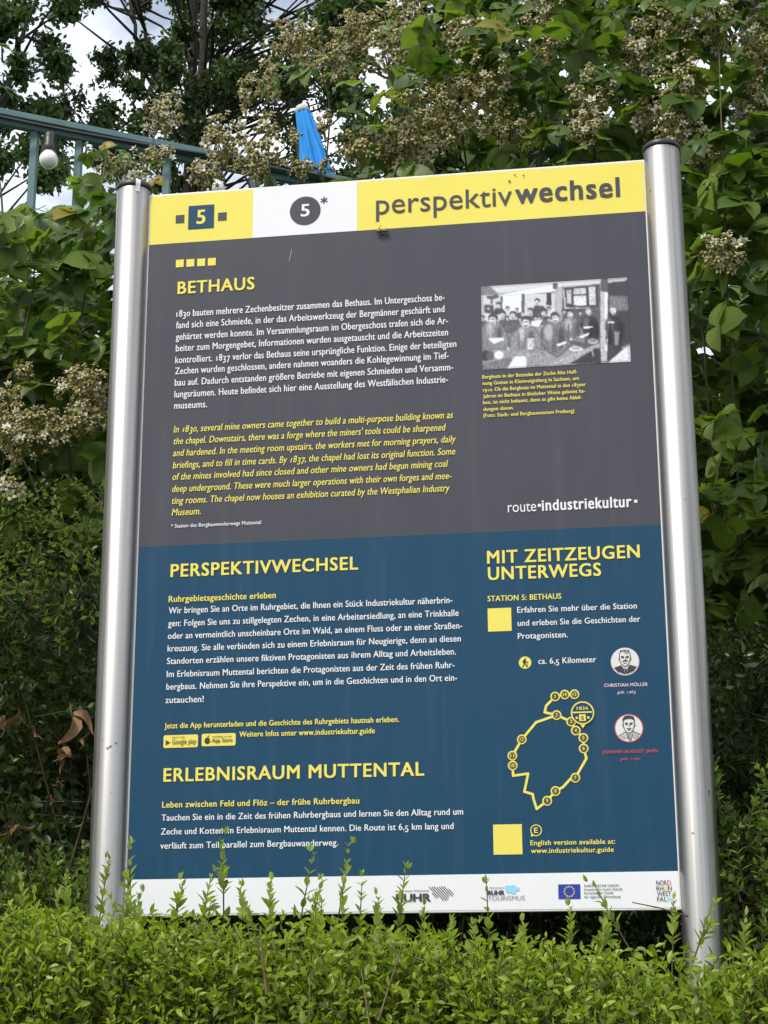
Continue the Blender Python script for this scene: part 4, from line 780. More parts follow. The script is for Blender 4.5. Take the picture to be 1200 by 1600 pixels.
# ---------------------------------------------------------------- front hedge
HX0, HX1 = -1.55, 1.75
def hedge_top(x, y=-.28):
    """top line of the clipped hedge: slightly higher on the left"""
    return np.interp(x, [-1.6, -.55, -.35, -.1, .15, .32, .5, .62, 1.8], [1.684, 1.672, 1.674, 1.664, 1.634, 1.616, 1.615, 1.638, 1.662])
def build_front_hedge():
    h = tag(empty('clipped_hedge', (0.1, -.3, .74)), 'low bright green small-leaved hedge with stray shoots in front of the board', 'hedge')
    n = 10500; mb = MB()
    x = RNG.uniform(HX0, HX1, n); face = RNG.random(n)
    u = RNG.random(n)
    # front face (70 %), top (30 %)
    front = face < .62
    zt = hedge_top(x)+.012*np.sin(x*9)+.010*np.sin(x*23+1)
    bump = .03*np.sin(x*7+2)+.02*np.sin(x*17)
    z = np.where(front, zt-.03-(u**1.25)*.72, zt-.02-.05*RNG.random(n)); y = np.where(front, -.47+bump+.10*(np.clip(1-(zt-z)/.12, 0, 1))**2, -.40+.30*u)
    z = z-np.where(front, 0, .05*(u > .85)); depth = RNG.random(n)**1.6*.10
    nrm = np.stack([np.zeros(n), np.where(front, -1.0, -.15), np.where(front, .25, 1.0)], 1)
    tip = np.stack([x, y, z], 1)-nrm*depth[:, None]
    ax = unit(np.stack([np.zeros(n), np.where(front, -.55, -.10), np.ones(n)], 1)+RNG.standard_normal((n, 3))*np.array([.60, .45, .35]))
    L = RNG.uniform(.05, .11, n)
    shoots(mb, tip-ax*L[:, None], ax, L, 5, .0185, HEDGE_LEAF, 0, 1, 2, .30, 1.0)
    n4 = 19000; x4 = RNG.uniform(HX0, HX1, n4); zt4 = hedge_top(x4); z4 = zt4-.025-RNG.random(n4)**1.2*.6; y4 = -.47+.03*np.sin(x4*7+2)+.02*np.sin(x4*17)+.12*np.clip(1-(zt4-z4)/.12, 0, 1)**2+RNG.random(n4)**1.5*.09
    scatter(mb, HEDGE_LEAF, np.stack([x4, y4, z4], 1), RNG.standard_normal((n4, 3))*np.array([1, .6, .8])+np.array([0, -.35, .35]), RNG.standard_normal((n4, 3))*.6+np.array([0, -.7, .8]), RNG.uniform(.010, .020, n4), 1)
    # inner older leaves, darker depth by being inside
    n2 = 9000; x2 = RNG.uniform(HX0, HX1, n2); z2 = hedge_top(x2)-.05-RNG.random(n2)**1.3*.65; y2 = RNG.uniform(-.40, -.10, n2)
    scatter(mb, HEDGE_LEAF, np.stack([x2, y2, z2], 1), RNG.standard_normal((n2, 3))+np.array([0, -.4, .3]), RNG.standard_normal((n2, 3))+np.array([0, -.5, 1.0]), RNG.uniform(.014, .022, n2), 1)
    mb.build('foliage', [M_twig, M_hedge, M_young], h)
    mb = MB(); n3 = 420; x3 = RNG.uniform(HX0, HX1, n3); y3 = RNG.uniform(-.36, -.12, n3); P0 = np.stack([x3, y3, np.full(n3, .70)], 1)
    P1 = np.stack([x3+RNG.uniform(-.12, .12, n3), y3+RNG.uniform(-.08, .08, n3), hedge_top(x3)-RNG.uniform(.03, .2, n3)], 1)
    mid = (P0+P1)/2+RNG.uniform(-.04, .04, (n3, 3)); tubes(mb, P0, mid, .004, .003, 5); tubes(mb, mid, P1, .003, .0016, 5)
    n5 = 46; x5 = RNG.uniform(HX0, HX1, n5); z5 = hedge_top(x5)-RNG.uniform(.02, .25, n5); P1 = np.stack([x5, RNG.uniform(-.52, -.46, n5), z5], 1); P0 = P1+np.stack([RNG.uniform(-.05, .05, n5), RNG.uniform(.02, .06, n5), -RNG.uniform(.08, .2, n5)], 1)
    tubes(mb, P0, P1, .0017, .0009, 5, 1)
    mb.build('twigs', [M_twig, M_pale], h)
    # stray shoots that overlap the board: base and tip as photo pixels on a plane 0.15-0.3 m in front of it
    tall = [(350, 1450, 352, 1303, -.17, 9), (205, 1455, 205, 1318, -.12, 7), (305, 1460, 333, 1362, -.2, 7), (462, 1455, 484, 1330, -.15, 4), (520, 1455, 553, 1318, -.15, 5), (480, 1460, 498, 1375, -.2, 6), (615, 1470, 635, 1358, -.2, 9), (768, 1480, 758, 1380, -.15, 5),
            (890, 1500, 887, 1415, -.2, 7), (1000, 1480, 918, 1378, -.12, 6), (1050, 1500, 1053, 1405, -.12, 7), (1075, 1495, 1118, 1412, -.15, 6), (268, 1450, 282, 1375, -.2, 6), (420, 1465, 425, 1375, -.22, 9), (395, 1465, 380, 1385, -.22, 8), (560, 1470, 565, 1370, -.2, 4), (590, 1470, 588, 1398, -.22, 6), (700, 1500, 706, 1440, -.22, 6),
            (935, 1500, 950, 1435, -.25, 6), (200, 1440, 202, 1398, -.2, 5), (110, 1440, 105, 1375, -.2, 7), (40, 1440, 30, 1370, -.2, 7), (1160, 1500, 1165, 1430, -.2, 7), (820, 1500, 815, 1440, -.22, 6), (150, 1450, 165, 1340, -.1, 7)]
    for k in range(17):
        xx = RNG.uniform(-60, 1260); yt = float(np.interp(xx, [0, 200, 400, 600, 800, 950, 1050, 1200], [1392, 1400, 1402, 1415, 1452, 1455, 1448, 1430]))-max(-8, RNG.normal(2, 12))
        tall.append((xx+RNG.uniform(-12, 12), yt+95, xx, yt, RNG.uniform(-.34, -.14), int(RNG.integers(4, 8))))
    for bx, by, tx, ty, Y, pr in tall:
        a, b = at(bx, by+30, Y-.02), at(tx, ty, Y)
        mb = MB(); v = b-a; Ln = np.linalg.norm(v)
        shoots(mb, a[None], v[None]/Ln, np.array([Ln]), pr+3, .0215, HEDGE_LEAF, 0, 1, 2, .45, .85, RNG.uniform(.2, .45), .0013, .06)
        if RNG.random() < .55:   # a side twig
            f0 = RNG.uniform(.3, .6); sv = unit(v/Ln+RNG.standard_normal(3)*.45)
            shoots(mb, (a+v*f0)[None], sv[None], np.array([Ln*RNG.uniform(.2, .38)]), 4, .019, HEDGE_LEAF, 0, 1, 2, .5, .85, .2, .0009, .08)
        k = 4; scatter(mb, HEDGE_LEAF, np.repeat(b[None], k, 0), v[None]/Ln+RNG.standard_normal((k, 3))*.35, RNG.standard_normal((k, 3)), RNG.uniform(.010, .014, k), 2)
        mb.build('shoot', [M_twig, M_hedge, M_young], h)
    # bare twig in front of the strip
    mb = MB(); a, b = at(988, 1410, -.1), at(1075, 1432, -.16); polytube(mb, [a, (a+b)/2+np.array([0, 0, .002]), b], [.0008, .0011, .0014], 5); mb.build('bare_twig', [M_twig], h)
build_front_hedge()

# ---------------------------------------------------------------- darker hedge behind and beside the board
def build_back_hedge():
    h = tag(empty('shady_hedge', (0, .45, .82)), 'dark shaded hedge with arching twigs behind and beside the board', 'hedge')
    mb = MB(); n = 7000
    x = RNG.uniform(-1.7, 1.8, n); top = np.interp(x, [-1.8, -.6, -.4, .4, .62, 1.8], [2.42, 2.36, 2.25, 2.15, 2.28, 2.35]); z = .85+(top-.85)*RNG.random(n)**.8
    hole = lambda x, z: .22*np.clip(np.sin(x*11+z*7+1)*np.sin(z*9-x*5)*2.2+.3*np.sin(x*23)*np.sin(z*19), 0, 1)
    y = .13+RNG.random(n)**1.3*.5+.05*np.sin(x*6)+hole(x, z)+.12*np.clip((z-1.9)/.5, 0, 1)
    ax = unit(np.stack([RNG.standard_normal(n)*.7, -.35+RNG.standard_normal(n)*.35, .45+RNG.standard_normal(n)*.5], 1)); L = RNG.uniform(.10, .24, n)
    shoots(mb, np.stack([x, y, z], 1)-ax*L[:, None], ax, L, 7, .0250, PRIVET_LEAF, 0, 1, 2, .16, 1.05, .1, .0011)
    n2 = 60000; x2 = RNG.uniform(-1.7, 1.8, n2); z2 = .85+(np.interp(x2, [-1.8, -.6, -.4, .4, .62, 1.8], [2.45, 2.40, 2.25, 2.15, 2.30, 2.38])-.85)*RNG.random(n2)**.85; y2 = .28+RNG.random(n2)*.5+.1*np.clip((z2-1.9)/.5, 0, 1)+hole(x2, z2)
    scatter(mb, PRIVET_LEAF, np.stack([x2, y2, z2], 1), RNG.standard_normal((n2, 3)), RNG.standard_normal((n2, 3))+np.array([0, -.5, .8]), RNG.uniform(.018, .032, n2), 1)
    # brighter sprays at the foot on the left and right, and arching sprays at the top
    k = 260; px = np.concatenate([RNG.uniform(-60, 165, 160), RNG.uniform(1110, 1260, 100)]); py = np.concatenate([RNG.uniform(1330, 1450, 160), RNG.uniform(1180, 1480, 100)])
    P = at_many(px, py, RNG.uniform(-.02, .12, k)); ax = unit(np.stack([RNG.standard_normal(k)*.45, -.2+RNG.standard_normal(k)*.3, np.ones(k)], 1)); L = RNG.uniform(.07, .14, k)
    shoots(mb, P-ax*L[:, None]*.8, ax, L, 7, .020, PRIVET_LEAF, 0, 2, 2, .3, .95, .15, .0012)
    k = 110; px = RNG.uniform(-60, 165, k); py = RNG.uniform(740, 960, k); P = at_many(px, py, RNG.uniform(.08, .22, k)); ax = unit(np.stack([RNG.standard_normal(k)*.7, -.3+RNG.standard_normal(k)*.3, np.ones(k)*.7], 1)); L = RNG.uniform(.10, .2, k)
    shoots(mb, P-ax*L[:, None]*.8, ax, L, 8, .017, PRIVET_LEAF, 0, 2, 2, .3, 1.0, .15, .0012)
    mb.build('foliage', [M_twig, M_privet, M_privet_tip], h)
    mb = MB(); m = 150; x3 = RNG.uniform(-1.6, 1.7, m); y3 = RNG.uniform(.25, .7, m); P0 = np.stack([x3, y3, np.full(m, .80)], 1); P1 = P0+np.stack([RNG.uniform(-.35, .35, m), RNG.uniform(-.3, .1, m), RNG.uniform(.7, 1.5, m)], 1)
    mid = (P0+P1)/2+RNG.uniform(-.07, .07, (m, 3)); tubes(mb, P0, mid, .005, .0038, 5); tubes(mb, mid, P1, .0038, .0015, 5)
    mb.build('twigs', [M_twig], h)
    mb = MB()   # bare brown sticks low on the right
    for (xa, ya, xb, yb, Y, r) in ((1125, 1445, 1200, 1412, .1, .0045), (1120, 1456, 1180, 1475, .12, .003), (1130, 1450, 1215, 1432, .06, .0016), (1100, 1465, 1165, 1440, .14, .003)):
        a, b = at(xa, ya, Y), at(xb, yb, Y+.03); polytube(mb, [a, (a+b)/2+np.array([0, .01, .004]), b], [r, r*.8, r*.5], 6)
    mb.build('bare_sticks', [plain('brown_stick', (.16, .075, .045), .8, .2, 0, .3, 60)], h)
build_back_hedge()

def twisted(t, a):
    V, F = t; V = V.copy(); c, s = np.cos(a*V[:, 1]), np.sin(a*V[:, 1]); x, z = V[:, 0].copy(), V[:, 2]+.10*np.sin(V[:, 1]*6); V[:, 0] = x*c-z*s; V[:, 2] = x*s+z*c; return V, F
def dry_leaf(px, py, Y, size, roll, m_, label, n=1):
    p = at(px, py, Y); o = tag(empty('dry_leaf', p), label, 'dry leaf', 'dry leaves caught in the hedge'); mb = MB()
    T = twisted(leaf([(0, .02), (.12, .09), (.25, .14), (.4, .17), (.55, .15), (.7, .12), (.85, .06), (1, .01)], 1.1, .25), RNG.uniform(1.5, 3)); d = np.array([math.cos(roll), -.2, math.sin(roll)])
    for k in range(n):
        scatter(mb, T, p[None]+RNG.uniform(-.006, .006, (1, 3)), d[None]+RNG.standard_normal((1, 3))*.5, np.array([[.3, -1, .5]])+RNG.standard_normal((1, 3))*.4, size*RNG.uniform(.6, 1))
    tubes(mb, p, p-d*size*.3, .0008, .0006, 4)
    mb.build('curled_blade', [m_], o)   # one thin curled blade
dry_leaf(8, 1140, .02, .05, 1.0, M_dry, 'pale curled dry leaf at the left edge of the dark hedge', 3)
dry_leaf(112, 1115, .05, .07, -1.3, M_dry, 'long hanging dry leaf beside the left post', 2)
dry_leaf(95, 1185, .06, .05, .3, M_dry, 'crumpled brown leaf low beside the left post', 3)
dry_leaf(85, 1228, .04, .018, -.6, M_dryor, 'small upper orange dead leaf near the left post')
dry_leaf(80, 1246, .04, .016, -1.4, M_dryor, 'small lower orange dead leaf near the left post')
dry_leaf(14, 1302, .02, .055, .15, M_dry, 'flat tan dry leaf lying low at the left edge', 2)
dry_leaf(75, 1452, -.2, .025, 1.4, M_dryor, 'rust brown dead leaf standing in the front hedge at left')
dry_leaf(130, 1165, .05, .035, .8, M_dry, 'upright dry leaf tucked tight against the left post')
dry_leaf(60, 1150, .06, .032, 2.4, M_dry, 'small dry leaf midway between the frame edge and the left post')
dry_leaf(50, 1316, .04, .035, -.3, M_dry, 'dull brown leaf below the flat tan leaf at the left edge')
dry_leaf(108, 500, .3, .045, .2, M_dry, 'pinkish dry leaf among brambles beside the left post', 2)

# ---------------------------------------------------------------- brambles
FLOWER_R = .0071
def ico(r):
    bm = bmesh.new(); bmesh.ops.create_icosphere(bm, subdivisions=1, radius=r); V = np.array([v.co[:] for v in bm.verts]); F = np.array([[v.index for v in f.verts] for f in bm.faces]); bm.free(); return V, F
ICO = ico(1.0)
def sepal_set(n, l, wd, droop):
    V = []; F = []
    for k in range(n):
        a = 2*math.pi*k/n; c, s = math.cos(a), math.sin(a)
        def q(r, t, y): return (c*r-s*t, y, s*r+c*t)
        b = len(V); V += [q(.2, -.12, 0), q(.2, .12, 0), q(l*.6, wd, droop*.5), q(l*.6, -wd, droop*.5), q(l, 0, droop)]
        F += [(b, b+1, b+2, b+3), (b+3, b+2, b+4, b+4)]
    return np.array(V, float), np.array([f if f[2] != f[3] else (f[0], f[1], f[2], f[2]) for f in F])
def tri_only(V, Q): return V, np.array([t for q in Q for t in (((q[0], q[1], q[2]), (q[0], q[2], q[3])) if q[2] != q[3] else ((q[0], q[1], q[2]),))])
SEP = tri_only(*sepal_set(5, 1.5, .35, -.55)); PET = tri_only(*sepal_set(5, 2.0, .60, .8))
def panicle(parent, c, rx, rz, n, white=.15, axis=None):
    """withered bramble panicle: branching pedicels, brown bud knobs with sepals, a few white petals"""
    mb = MB(); n = int(n*1.7); k = n
    d = unit(RNG.standard_normal((k, 3))); rad = RNG.random(k)**.45
    P = c+d*rad[:, None]*np.array([rx, min(rx, rz)*.8, rz])
    root = c+np.array([0, .03, -rz*.9])
    # three-level pedicels: root -> hub -> bud
    nh = max(4, n//6); H = c+unit(RNG.standard_normal((nh, 3)))*RNG.random((nh, 1))**.6*np.array([rx, rx*.6, rz])*.6
    tubes(mb, np.repeat(root[None], nh, 0), H, .0016, .0011, 4, 0)
    j = np.argmin(((P[:, None]-H[None])**2).sum(-1), 1); tubes(mb, H[j], P, .0009, .0007, 3, 0)
    up = unit(unit(P-H[j])+np.array([0, -.5, .6])+RNG.standard_normal((k, 3))*.3)
    sz = FLOWER_R*RNG.uniform(.65, 1.15, k); rf = unit(RNG.standard_normal((k, 3)))
    scatter(mb, ICO, P, up, rf, sz*.8, 1); scatter(mb, SEP, P, up, rf, sz, 2)
    w_ = RNG.random(k) < white
    if w_.any(): scatter(mb, PET, P[w_]+up[w_]*.002, up[w_], rf[w_], sz[w_]*RNG.uniform(.55, 1.0, w_.sum()), 3)
    return mb.build('flower_panicle', [M_ped, M_bud, M_sepal, M_petal], parent)
def bramble_leaves(mb, P, size, tilt=.5, trif=True, yellow=.02):
    n = len(P); hd = RNG.uniform(0, 2*math.pi, n)
    D_ = unit(np.stack([np.cos(hd), np.sin(hd)*.7-.35, RNG.uniform(-.75, .25, n)], 1))
    NR = unit(np.stack([RNG.standard_normal(n)*.45, -.55+RNG.standard_normal(n)*.4, .75+RNG.standard_normal(n)*.3], 1))
    X = unit(np.cross(D_, NR)); NR = np.cross(X, D_); size = np.broadcast_to(size, (n,))*RNG.uniform(.7, 1.15, n)
    tubes(mb, P-D_*size[:, None]*.75, P, .0011, .0010, 3, 0)
    m_ = np.where(RNG.random(n) < yellow, 2, 1); r = RNG.random(n)
    for mi in (1, 2):
        q = m_ == mi
        if not q.any(): continue
        tb = BRAMBLE_LEAF if mi == 1 else BRAMBLE_LEAF_B
        scatter(mb, tb, P[q], D_[q], NR[q], size[q], mi, r[q])
        for sg in (-1, 1):
            d2 = unit(D_[q]*.35+X[q]*sg*.9+RNG.standard_normal((q.sum(), 3))*.10)
            scatter(mb, BRAMBLE_LEAF_B, P[q]-D_[q]*size[q][:, None]*.04, d2, NR[q]+X[q]*sg*.15, size[q]*.82, mi, np.clip(r[q]+RNG.uniform(-.15, .15, q.sum()), 0, 1))
def canes(parent, rows, r=.003):
    for pts in rows:
        mb = MB(); P = np.array([at(*p) for p in pts]); t = np.linspace(0, len(P)-1, 14); i = np.clip(t.astype(int), 0, len(P)-2); f = (t-i)[:, None]
        Q = P[i]*(1-f)+P[i+1]*f; Q[1:-1] = (Q[:-2]+2*Q[1:-1]+Q[2:])/4; polytube(mb, Q, np.linspace(r, r*.45, 14), 6); mb.build('cane', [M_cane], parent)
def build_bramble(label, base, regions, clusters, cane_rows, fill=(), yellow=.02):
    b = tag(empty('bramble_bush', base), label, 'bramble', 'flowering brambles behind the board'); mb = MB()
    for (x0, x1, y0, y1, Y0, Y1, n, size, shape) in regions:
        px, py = RNG.uniform(x0, x1, n), RNG.uniform(y0, y1, n); keep = shape(px, py) if shape else np.ones(n, bool)
        Y = Y0+(Y1-Y0)*RNG.random(n)**1.1
        bramble_leaves(mb, at_many(px[keep], py[keep], Y[keep]), size, yellow=yellow)
    for (x0, x1, y0, y1, z0, z1, n, size) in fill:
        bramble_leaves(mb, np.stack([RNG.uniform(x0, x1, n), RNG.uniform(y0, y1, n), RNG.uniform(z0, z1, n)], 1), size, yellow=0)
    mb.build('foliage', [M_stem, M_bramble, M_bramble_y], b)
    for (px, py, rx, rz, Y, n, wh) in clusters:
        c = at(px, py, Y); s = (Y-CAM[1])/FPX; panicle(b, c, rx*s*1.15, rz*s*1.2, n, wh)
    canes(b, cane_rows)
left_shape = lambda x, y: (y > np.interp(x, [-700, 0, 60, 130, 180, 260], [260, 335, 330, 285, 300, 330])) & (RNG.random(len(x)) < np.interp(y, [300, 600, 800], [1, .85, .5]))
build_bramble('leafy bramble left of the board below the railing with a pale flower cluster', (-.75, .55, .9),
    [(-420, 240, 280, 600, .22, .75, 640, .060, left_shape), (-420, 240, 560, 830, .25, .75, 380, .060, left_shape), (-420, 250, 340, 860, .8, 1.25, 620, .075, left_shape), (-420, 250, 470, 900, 1.25, 1.9, 800, .085, None), (-200, 250, 640, 860, 1.0, 1.5, 260, .085, None), (150, 262, 255, 330, .28, .5, 12, .04, None), (120, 250, 225, 330, .3, .6, 16, .035, None), (-40, 14, 60, 240, .25, .4, 9, .034, None), (128, 168, 228, 246, .3, .4, 4, .03, None)],
    [(60, 672, 80, 34, .22, 90, .10), (130, 600, 48, 32, .2, 46, .28), (15, 640, 40, 45, .24, 40, .15), (20, 690, 45, 35, .2, 34, .2), (140, 650, 40, 30, .2, 30, .2), (15, 760, 26, 24, .18, 16, .3), (170, 640, 20, 30, .25, 16, .2), (40, 580, 16, 14, .22, 9, .1),
     (255, 175, 34, 40, .45, 30, .55), (185, 262, 34, 22, .4, 20, .8), (240, 245, 40, 22, .42, 22, .6), (210, 280, 22, 14, .35, 12, .7), (-60, 560, 60, 40, .3, 40, .2)],
    [[(130, 900, .5), (100, 640, .35), (130, 480, .3), (165, 250, .32)], [(190, 520, .4), (200, 380, .4), (235, 240, .44), (255, 150, .45)], [(40, 900, .5), (20, 600, .3), (60, 420, .3), (20, 330, .35)], [(100, 900, .4), (70, 800, .25), (30, 700, .2), (-40, 600, .3)], [(8, 400, .5), (2, 300, .5), (-4, 260, .5)]],
    fill=[(-2.6, -1.3, -1.3, .5, .6, 3.5, 1300, .085)])  # unseen side growth, added to darken the reflection on the left post's flank
right_shape = lambda x, y: RNG.random(len(x)) < np.interp(y, [0, 300, 500, 700, 950], [.9, 1, .5, .36, .36])
build_bramble('tall bramble right of the board reaching above the right post', (.85, .6, .9),
    [(1010, 1520, -260, 960, .25, .95, 1150, .064, right_shape), (990, 1520, 250, 1000, .9, 1.4, 700, .08, None), (990, 1520, 450, 1000, 1.4, 1.9, 500, .09, None), (850, 1080, -60, 250, .35, .9, 120, .058, None), (1060, 1230, 280, 520, .2, .4, 46, .06, None), (1085, 1240, 640, 900, .2, .4, 46, .055, None)],
    [(1040, 55, 62, 62, .35, 70, .25), (1065, 130, 50, 60, .33, 60, .3), (1060, 200, 42, 42, .3, 40, .35), (1125, 40, 40, 44, .35, 36, .3), (1185, 70, 30, 60, .35, 30, .2), (1130, 395, 38, 34, .2, 36, .25), (1100, 250, 34, 24, .3, 26, .1), (1175, 150, 30, 40, .35, 26, .3), (990, 95, 34, 60, .4, 34, .35), (1260, 200, 70, 60, .4, 50, .2), (1010, 180, 34, 30, .36, 26, .4)],
    [[(1170, 1000, .5), (1150, 700, .4), (1135, 420, .25), (1122, 40, .3)], [(1120, 900, .6), (1100, 500, .5), (1045, 230, .35), (1035, 20, .35)], [(1250, 900, .5), (1200, 500, .4), (1160, 250, .35), (1190, 60, .35)], [(1110, 900, .5), (1180, 830, .35), (1260, 740, .4)]],
    fill=[(1.35, 2.7, -1.3, .5, .6, 3.6, 1300, .085)])  # out-of-view leaves added so the right post mirrors something dark at its side
top_shape = lambda x, y: (RNG.random(len(x)) < np.interp(x, [380, 520, 640, 1100], [.25, .5, .95, 1])) & ~((abs(x-483) < 50) & (abs(y-215) < 75))
build_bramble('arching bramble full of faded blossom above the top edge of the board', (.25, .9, 1.1),
    [(400, 1080, 90, 300, .32, 1.0, 190, .056, top_shape), (600, 1080, -160, 140, .4, 1.1, 230, .060, top_shape), (620, 1000, 180, 330, .5, 1.2, 130, .06, None), (660, 960, 20, 110, .3, .5, 36, .058, None)],
    [(690, 175, 100, 62, .36, 125, .12), (650, 220, 60, 46, .36, 55, .12), (760, 125, 62, 52, .36, 62, .2), (720, 60, 44, 40, .38, 40, .25), (600, 235, 56, 34, .4, 48, .12), (530, 85, 60, 48, .42, 56, .15), (460, 60, 54, 42, .44, 48, .2), (415, 120, 30, 36, .44, 22, .15), (560, 40, 44, 40, .42, 38, .2), (610, 80, 44, 50, .42, 40, .25),
     (405, 245, 54, 34, .4, 46, .18), (350, 215, 44, 38, .42, 36, .22), (468, 262, 34, 16, .42, 14, .15), (462, 215, 12, 22, .42, 6, .1), (505, 190, 14, 26, .42, 8, .1), (500, 262, 22, 14, .42, 8, .1), (325, 265, 34, 30, .4, 26, .15), (415, 200, 24, 34, .42, 18, .15), (560, 225, 36, 34, .4, 32, .12), (850, 60, 44, 50, .4, 40, .2), (925, 150, 42, 52, .36, 46, .4), (920, 200, 34, 34, .36, 30, .25), (800, 200, 44, 34, .38, 34, .1), (640, 20, 40, 30, .4, 30, .3), (860, -10, 50, 30, .4, 34, .2), (380, 150, 20, 30, .46, 14, .2)],
    [[(760, 480, .7), (740, 330, .55), (720, 200, .42), (700, 60, .4)], [(900, 480, .7), (930, 300, .5), (925, 180, .4), (920, 60, .4)], [(560, 480, .8), (600, 330, .6), (640, 200, .45), (600, 20, .45)], [(480, 480, .8), (500, 330, .55), (520, 160, .45), (470, 30, .45)], [(420, 480, .7), (410, 330, .5), (350, 210, .45), (330, 180, .45)], [(820, 480, .7), (840, 300, .5), (860, 120, .4), (850, 0, .4)], [(1000, 480, .7), (960, 250, .5), (800, 40, .45), (700, 20, .5)]])

# ---------------------------------------------------------------- railing with a string of bulbs
RA, RB = at(-160, 150, 1.95), at(430, 268, 2.3); RB2 = RA+(RB-RA)*1.5
rl = tag(empty('railing', ((RA[0]+RB[0])/2, 2.1, 3.0)), 'blue-green metal terrace railing behind the brambles at upper left', 'railing')
def build_railing():
    d = RB2-RA; Ln = np.linalg.norm(d); d = d/Ln; side = unit(np.cross(d, np.array([0, 0, 1.]))); up = np.cross(side, d); c = (RA+RB2)/2
    mb = MB(); box(mb, c, d*Ln/2, side*.042, up*.011); box(mb, c-up*.021, d*Ln/2, side*.012, up*.0098)
    o = mb.build('handrail', [M_teal], rl, smooth=False); bv = o.modifiers.new('edge', 'BEVEL'); bv.width = .003; bv.segments = 2
    for px in (-155, -85, -15, 55, 125, 194, 262, 330, 396, 462):
        # where the baluster's pixel column meets the rail
        best = min(np.linspace(0, 1, 400), key=lambda t: abs(600+FPX*np.dot(RA+d*Ln*t-CAM, _r)/np.dot(RA+d*Ln*t-CAM, _f)-px)); p = RA+d*Ln*best
        mb = MB(); box(mb, (p[0], p[1], (p[2]-.034+2.86)/2), (.011, 0, 0), (0, .011, 0), (0, 0, (p[2]-.034-2.86)/2)); mb.build('baluster', [M_teal], rl, smooth=False)
build_railing()
def build_string():
    st = tag(empty('string_lights', (RA[0], 1.9, RA[2])), 'black cable of round white bulbs hung along the blue-green railing', 'string lights')
    d = unit(RB2-RA); fr = np.array([0, -.056, -.004]); t = np.linspace(0, np.linalg.norm(RB2-RA), 60); P = RA[None]+d[None]*t[:, None]+fr+np.stack([np.zeros(60), np.zeros(60), .004-.028*np.abs(np.sin(t*2.1+.5))], 1)
    mb = MB(); polytube(mb, P, .006, 8); mb.build('cable', [M_black], st)
    for px, py, s in ((78, 212, 1.0), (338, 258, .95), (-150, 180, 1.0)):
        Y = RA[1]+(RB[1]-RA[1])*np.clip((px+160)/590, 0, 1)-.055; a = at(px, py, Y)
        mb = MB(); lathe(mb, [(.008, .012), (.017, .006), (.019, -.004), (.0185, -.03), (.022, -.034), (.022, -.048), (.0195, -.056)], a, 24); sock = mb.build('lamp_holder', [M_black], st)
        mb = MB(); R_ = .030; pr = [(.016, -.054), (.018, -.060)]+[(R_*math.sin(x), -.085-R_*math.cos(x)*-1) for x in np.linspace(.62, math.pi-.01, 14)]
        lathe(mb, pr, a, 28); mb.build('bulb', [plain('opal_glass', (.80, .79, .76), .18, .6, 0, .03, 10)], sock)
build_string()

# ---------------------------------------------------------------- closed parasol far behind
def build_parasol():
    Y = 8.0; top, bot = at(472, 172, Y), at(500, 292, Y); ax = unit(bot-top); s = (Y-CAM[1])/FPX
    u = tag(empty('closed_parasol', (bot[0], Y, 3.0)), 'closed blue parasol with a pale cap behind the faded blossom', 'parasol')
    sd = unit(np.cross(ax, np.array([0, 1., 0]))); fw = np.cross(sd, ax); mb = MB(); n = 64; V = []; F = []; rows = 16; Ln = np.linalg.norm(bot-top)*1.15
    for k in range(rows):
        t = k/(rows-1); R0 = s*(11+14*t**.7-3*max(0, t-.8)*5)
        for i in range(n):
            a = 2*math.pi*i/n; r = R0*(1+(.10+.22*t)*math.cos(8*a+.9*math.sin(4*t))+.07*math.sin(5*a+9*t)); V.append(top+ax*Ln*t+sd*r*math.cos(a)+fw*r*math.sin(a))
    for k in range(rows-1):
        for i in range(n): j = (i+1) % n; F.append((k*n+i, k*n+j, (k+1)*n+j, (k+1)*n+i))
    mb.add(V, F); mb.build('canopy', [M_cloth], u)
    mb = MB(); polytube(mb, [top-ax*s*10, top-ax*s*7, top+ax*s*1, top+ax*s*7], [s*3, s*10, s*13.5, s*12.5], 20); mb.build('cap', [M_capw], u)
    mb = MB(); e = bot+ax*.2; polytube(mb, [e-ax*.3, np.array([e[0]+.02, Y, 3.0])], .025, 12); mb.build('pole', [M_capw], u)
build_parasol()

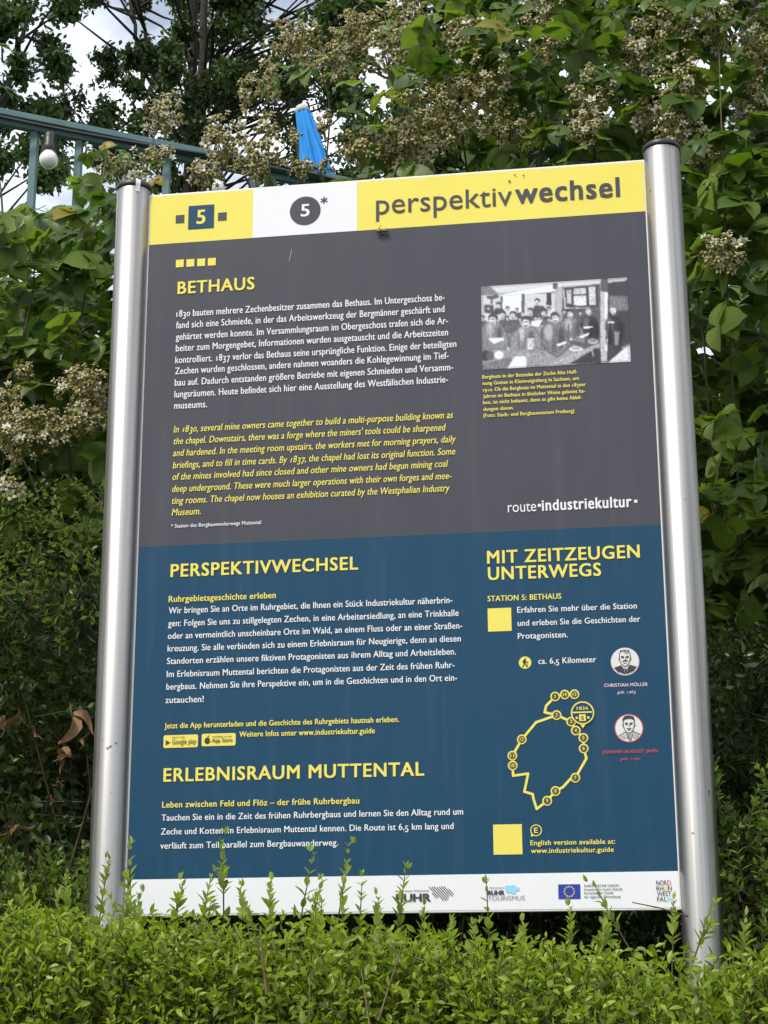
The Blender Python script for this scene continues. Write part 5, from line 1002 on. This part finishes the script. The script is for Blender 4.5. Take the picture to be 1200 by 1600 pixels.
# ---------------------------------------------------------------- trees behind
def build_tree(name, label, Y, trunks, blobs, leaf_m, lsize, per, spread, group='trees behind the terrace'):
    """trunks: lists of (px, py, radius m) ; blobs: foliage clumps (px, py, pixel radius, count)"""
    b0 = at(trunks[0][0][0], trunks[0][0][1], Y); t = tag(empty(name, (b0[0], Y, 3.0)), label, 'tree', group); s = (Y-CAM[1])/FPX
    limbs = []
    mbt = MB()
    for tr in trunks:
        P = np.array([at(p[0], p[1], Y+(p[3] if len(p) > 3 else 0)) for p in tr]); P[0][2] = min(P[0][2], 3.0) if tr is trunks[0] else P[0][2]
        k = 18; q = np.linspace(0, len(P)-1, k); i = np.clip(q.astype(int), 0, len(P)-2); f = (q-i)[:, None]; Q = P[i]*(1-f)+P[i+1]*f
        Q[1:-1] += RNG.standard_normal((k-2, 3))*s*2.0; R_ = np.interp(q, range(len(tr)), [p[2] for p in tr]); polytube(mbt, Q, R_, 10); limbs.append(Q)
    allq = np.concatenate(limbs); mb = MB()
    for (px, py, r, n) in blobs:
        c = at(px, py, Y+RNG.uniform(-1, 1)*spread); j = np.argmin(((allq-c)**2).sum(1)+4*np.clip(allq[:, 2]-c[2]+.3, 0, 9)); st = allq[j]
        mid = (st+c)/2+RNG.standard_normal(3)*s*8; tubes(mbt, np.stack([st, mid]), np.stack([mid, c]), [s*3.2, s*2.2], [s*2.2, s*1.0], 5)
        R_ = r*s; m = 9; tw = c+unit(RNG.standard_normal((m, 3)))*R_*RNG.uniform(.5, 1.0, (m, 1)); tubes(mbt, np.repeat(c[None], m, 0), tw, s*1.1, s*.5, 3)
        k = int(n*per); g = RNG.integers(0, m, k); P = c+(tw[g]-c)*RNG.uniform(.25, 1.15, (k, 1))+RNG.standard_normal((k, 3))*R_*.23
        scatter(mb, OAK_LEAF, P, RNG.standard_normal((k, 3))+np.array([0, 0, -.3]), RNG.standard_normal((k, 3))*.7+np.array([0, -.3, .8]), RNG.uniform(.7, 1.2, k)*lsize)
    mbt.build('trunk', [M_bark], t); mb.build('crown', [leaf_m], t)
def blobs_in(poly_n, x0, x1, y0, y1, rmin, rmax, dens):
    o = []
    while len(o) < poly_n:
        x, y = RNG.uniform(x0, x1), RNG.uniform(y0, y1)
        if RNG.random() < dens(x, y): o.append((x, y, RNG.uniform(rmin, rmax), 1))
    return o
# open-crowned oak with several stems, sky showing between the clumps
def oak_d(x, y):
    d = 1.0
    for hx, hy, r in ((122, 55, 48), (140, 135, 34), (395, 200, 40), (330, 250, 26), (410, 258, 45), (160, 15, 26), (60, 310, 50), (370, 230, 30)):
        if math.hypot(x-hx, y-hy) < r: d *= .12
    return d*float(np.interp(y, [0, 200, 280, 340], [1, .9, .55, .05]))
build_tree('oak_tree', 'dark open-crowned tree with several stems in front of the pale sky', 15, [[(294, 600, .08), (296, 240, .065), (302, 80, .055), (315, -200, .03)], [(318, 320, .065, .3), (314, 130, .055, .3), (330, -120, .03, .4)], [(298, 210, .035), (240, 110, .028), (205, -40, .015)], [(228, 230, .03), (222, 110, .028, .5), (190, -60, .015, .5)], [(303, 150, .035), (370, 40, .022), (400, -120, .012)]],
    blobs_in(215, 80, 570, -200, 290, 20, 42, oak_d), M_oak, .068, 330, 2.2)
def tl_d(x, y): return float(np.interp(x, [-300, 30, 90, 115], [.6, 1, .7, .2]))*float(np.interp(y, [-200, 180, 290, 330], [1, 1, .5, .05]))*(.1 if (x-20)**2+(y-330)**2 < 2500 else 1)
build_tree('broadleaf_tree', 'mid green tree cut by the left edge behind the railing', 12, [[(-60, 600, .14), (-55, 200, .11), (-40, -150, .05)], [(-55, 260, .06), (10, 150, .04), (40, 40, .02)]], blobs_in(85, -260, 112, -200, 300, 24, 46, tl_d), M_tree2, .075, 300, 1.2)
def tr_d(x, y): return float(np.interp(x, [480, 560, 640], [.05, .5, 1]))*float(np.interp(y, [-250, 250, 330], [1, 1, .3]))*(.05 if (x-890)**2+(y-220)**2 < 900 else 1)
build_tree('dense_tree', 'dense dark tree crown showing between the brambles above the board', 11, [[(800, 600, .16), (790, 200, .13), (780, -200, .06)], [(790, 300, .08), (900, 120, .06), (950, -60, .03)], [(790, 280, .08), (660, 120, .05), (620, -60, .03)]], blobs_in(95, 480, 1010, -250, 330, 34, 62, tr_d), M_tree2, .08, 320, 1.2)
build_tree('dense_tree', 'dense dark tree crown behind the tall right-hand bramble', 10, [[(1180, 900, .16), (1180, 300, .13), (1170, -200, .06)], [(1180, 500, .07), (1260, 300, .05), (1300, 100, .03)]], blobs_in(85, 1000, 1560, -250, 620, 40, 70, lambda x, y: 1.0), M_tree2, .08, 320, 1.0)
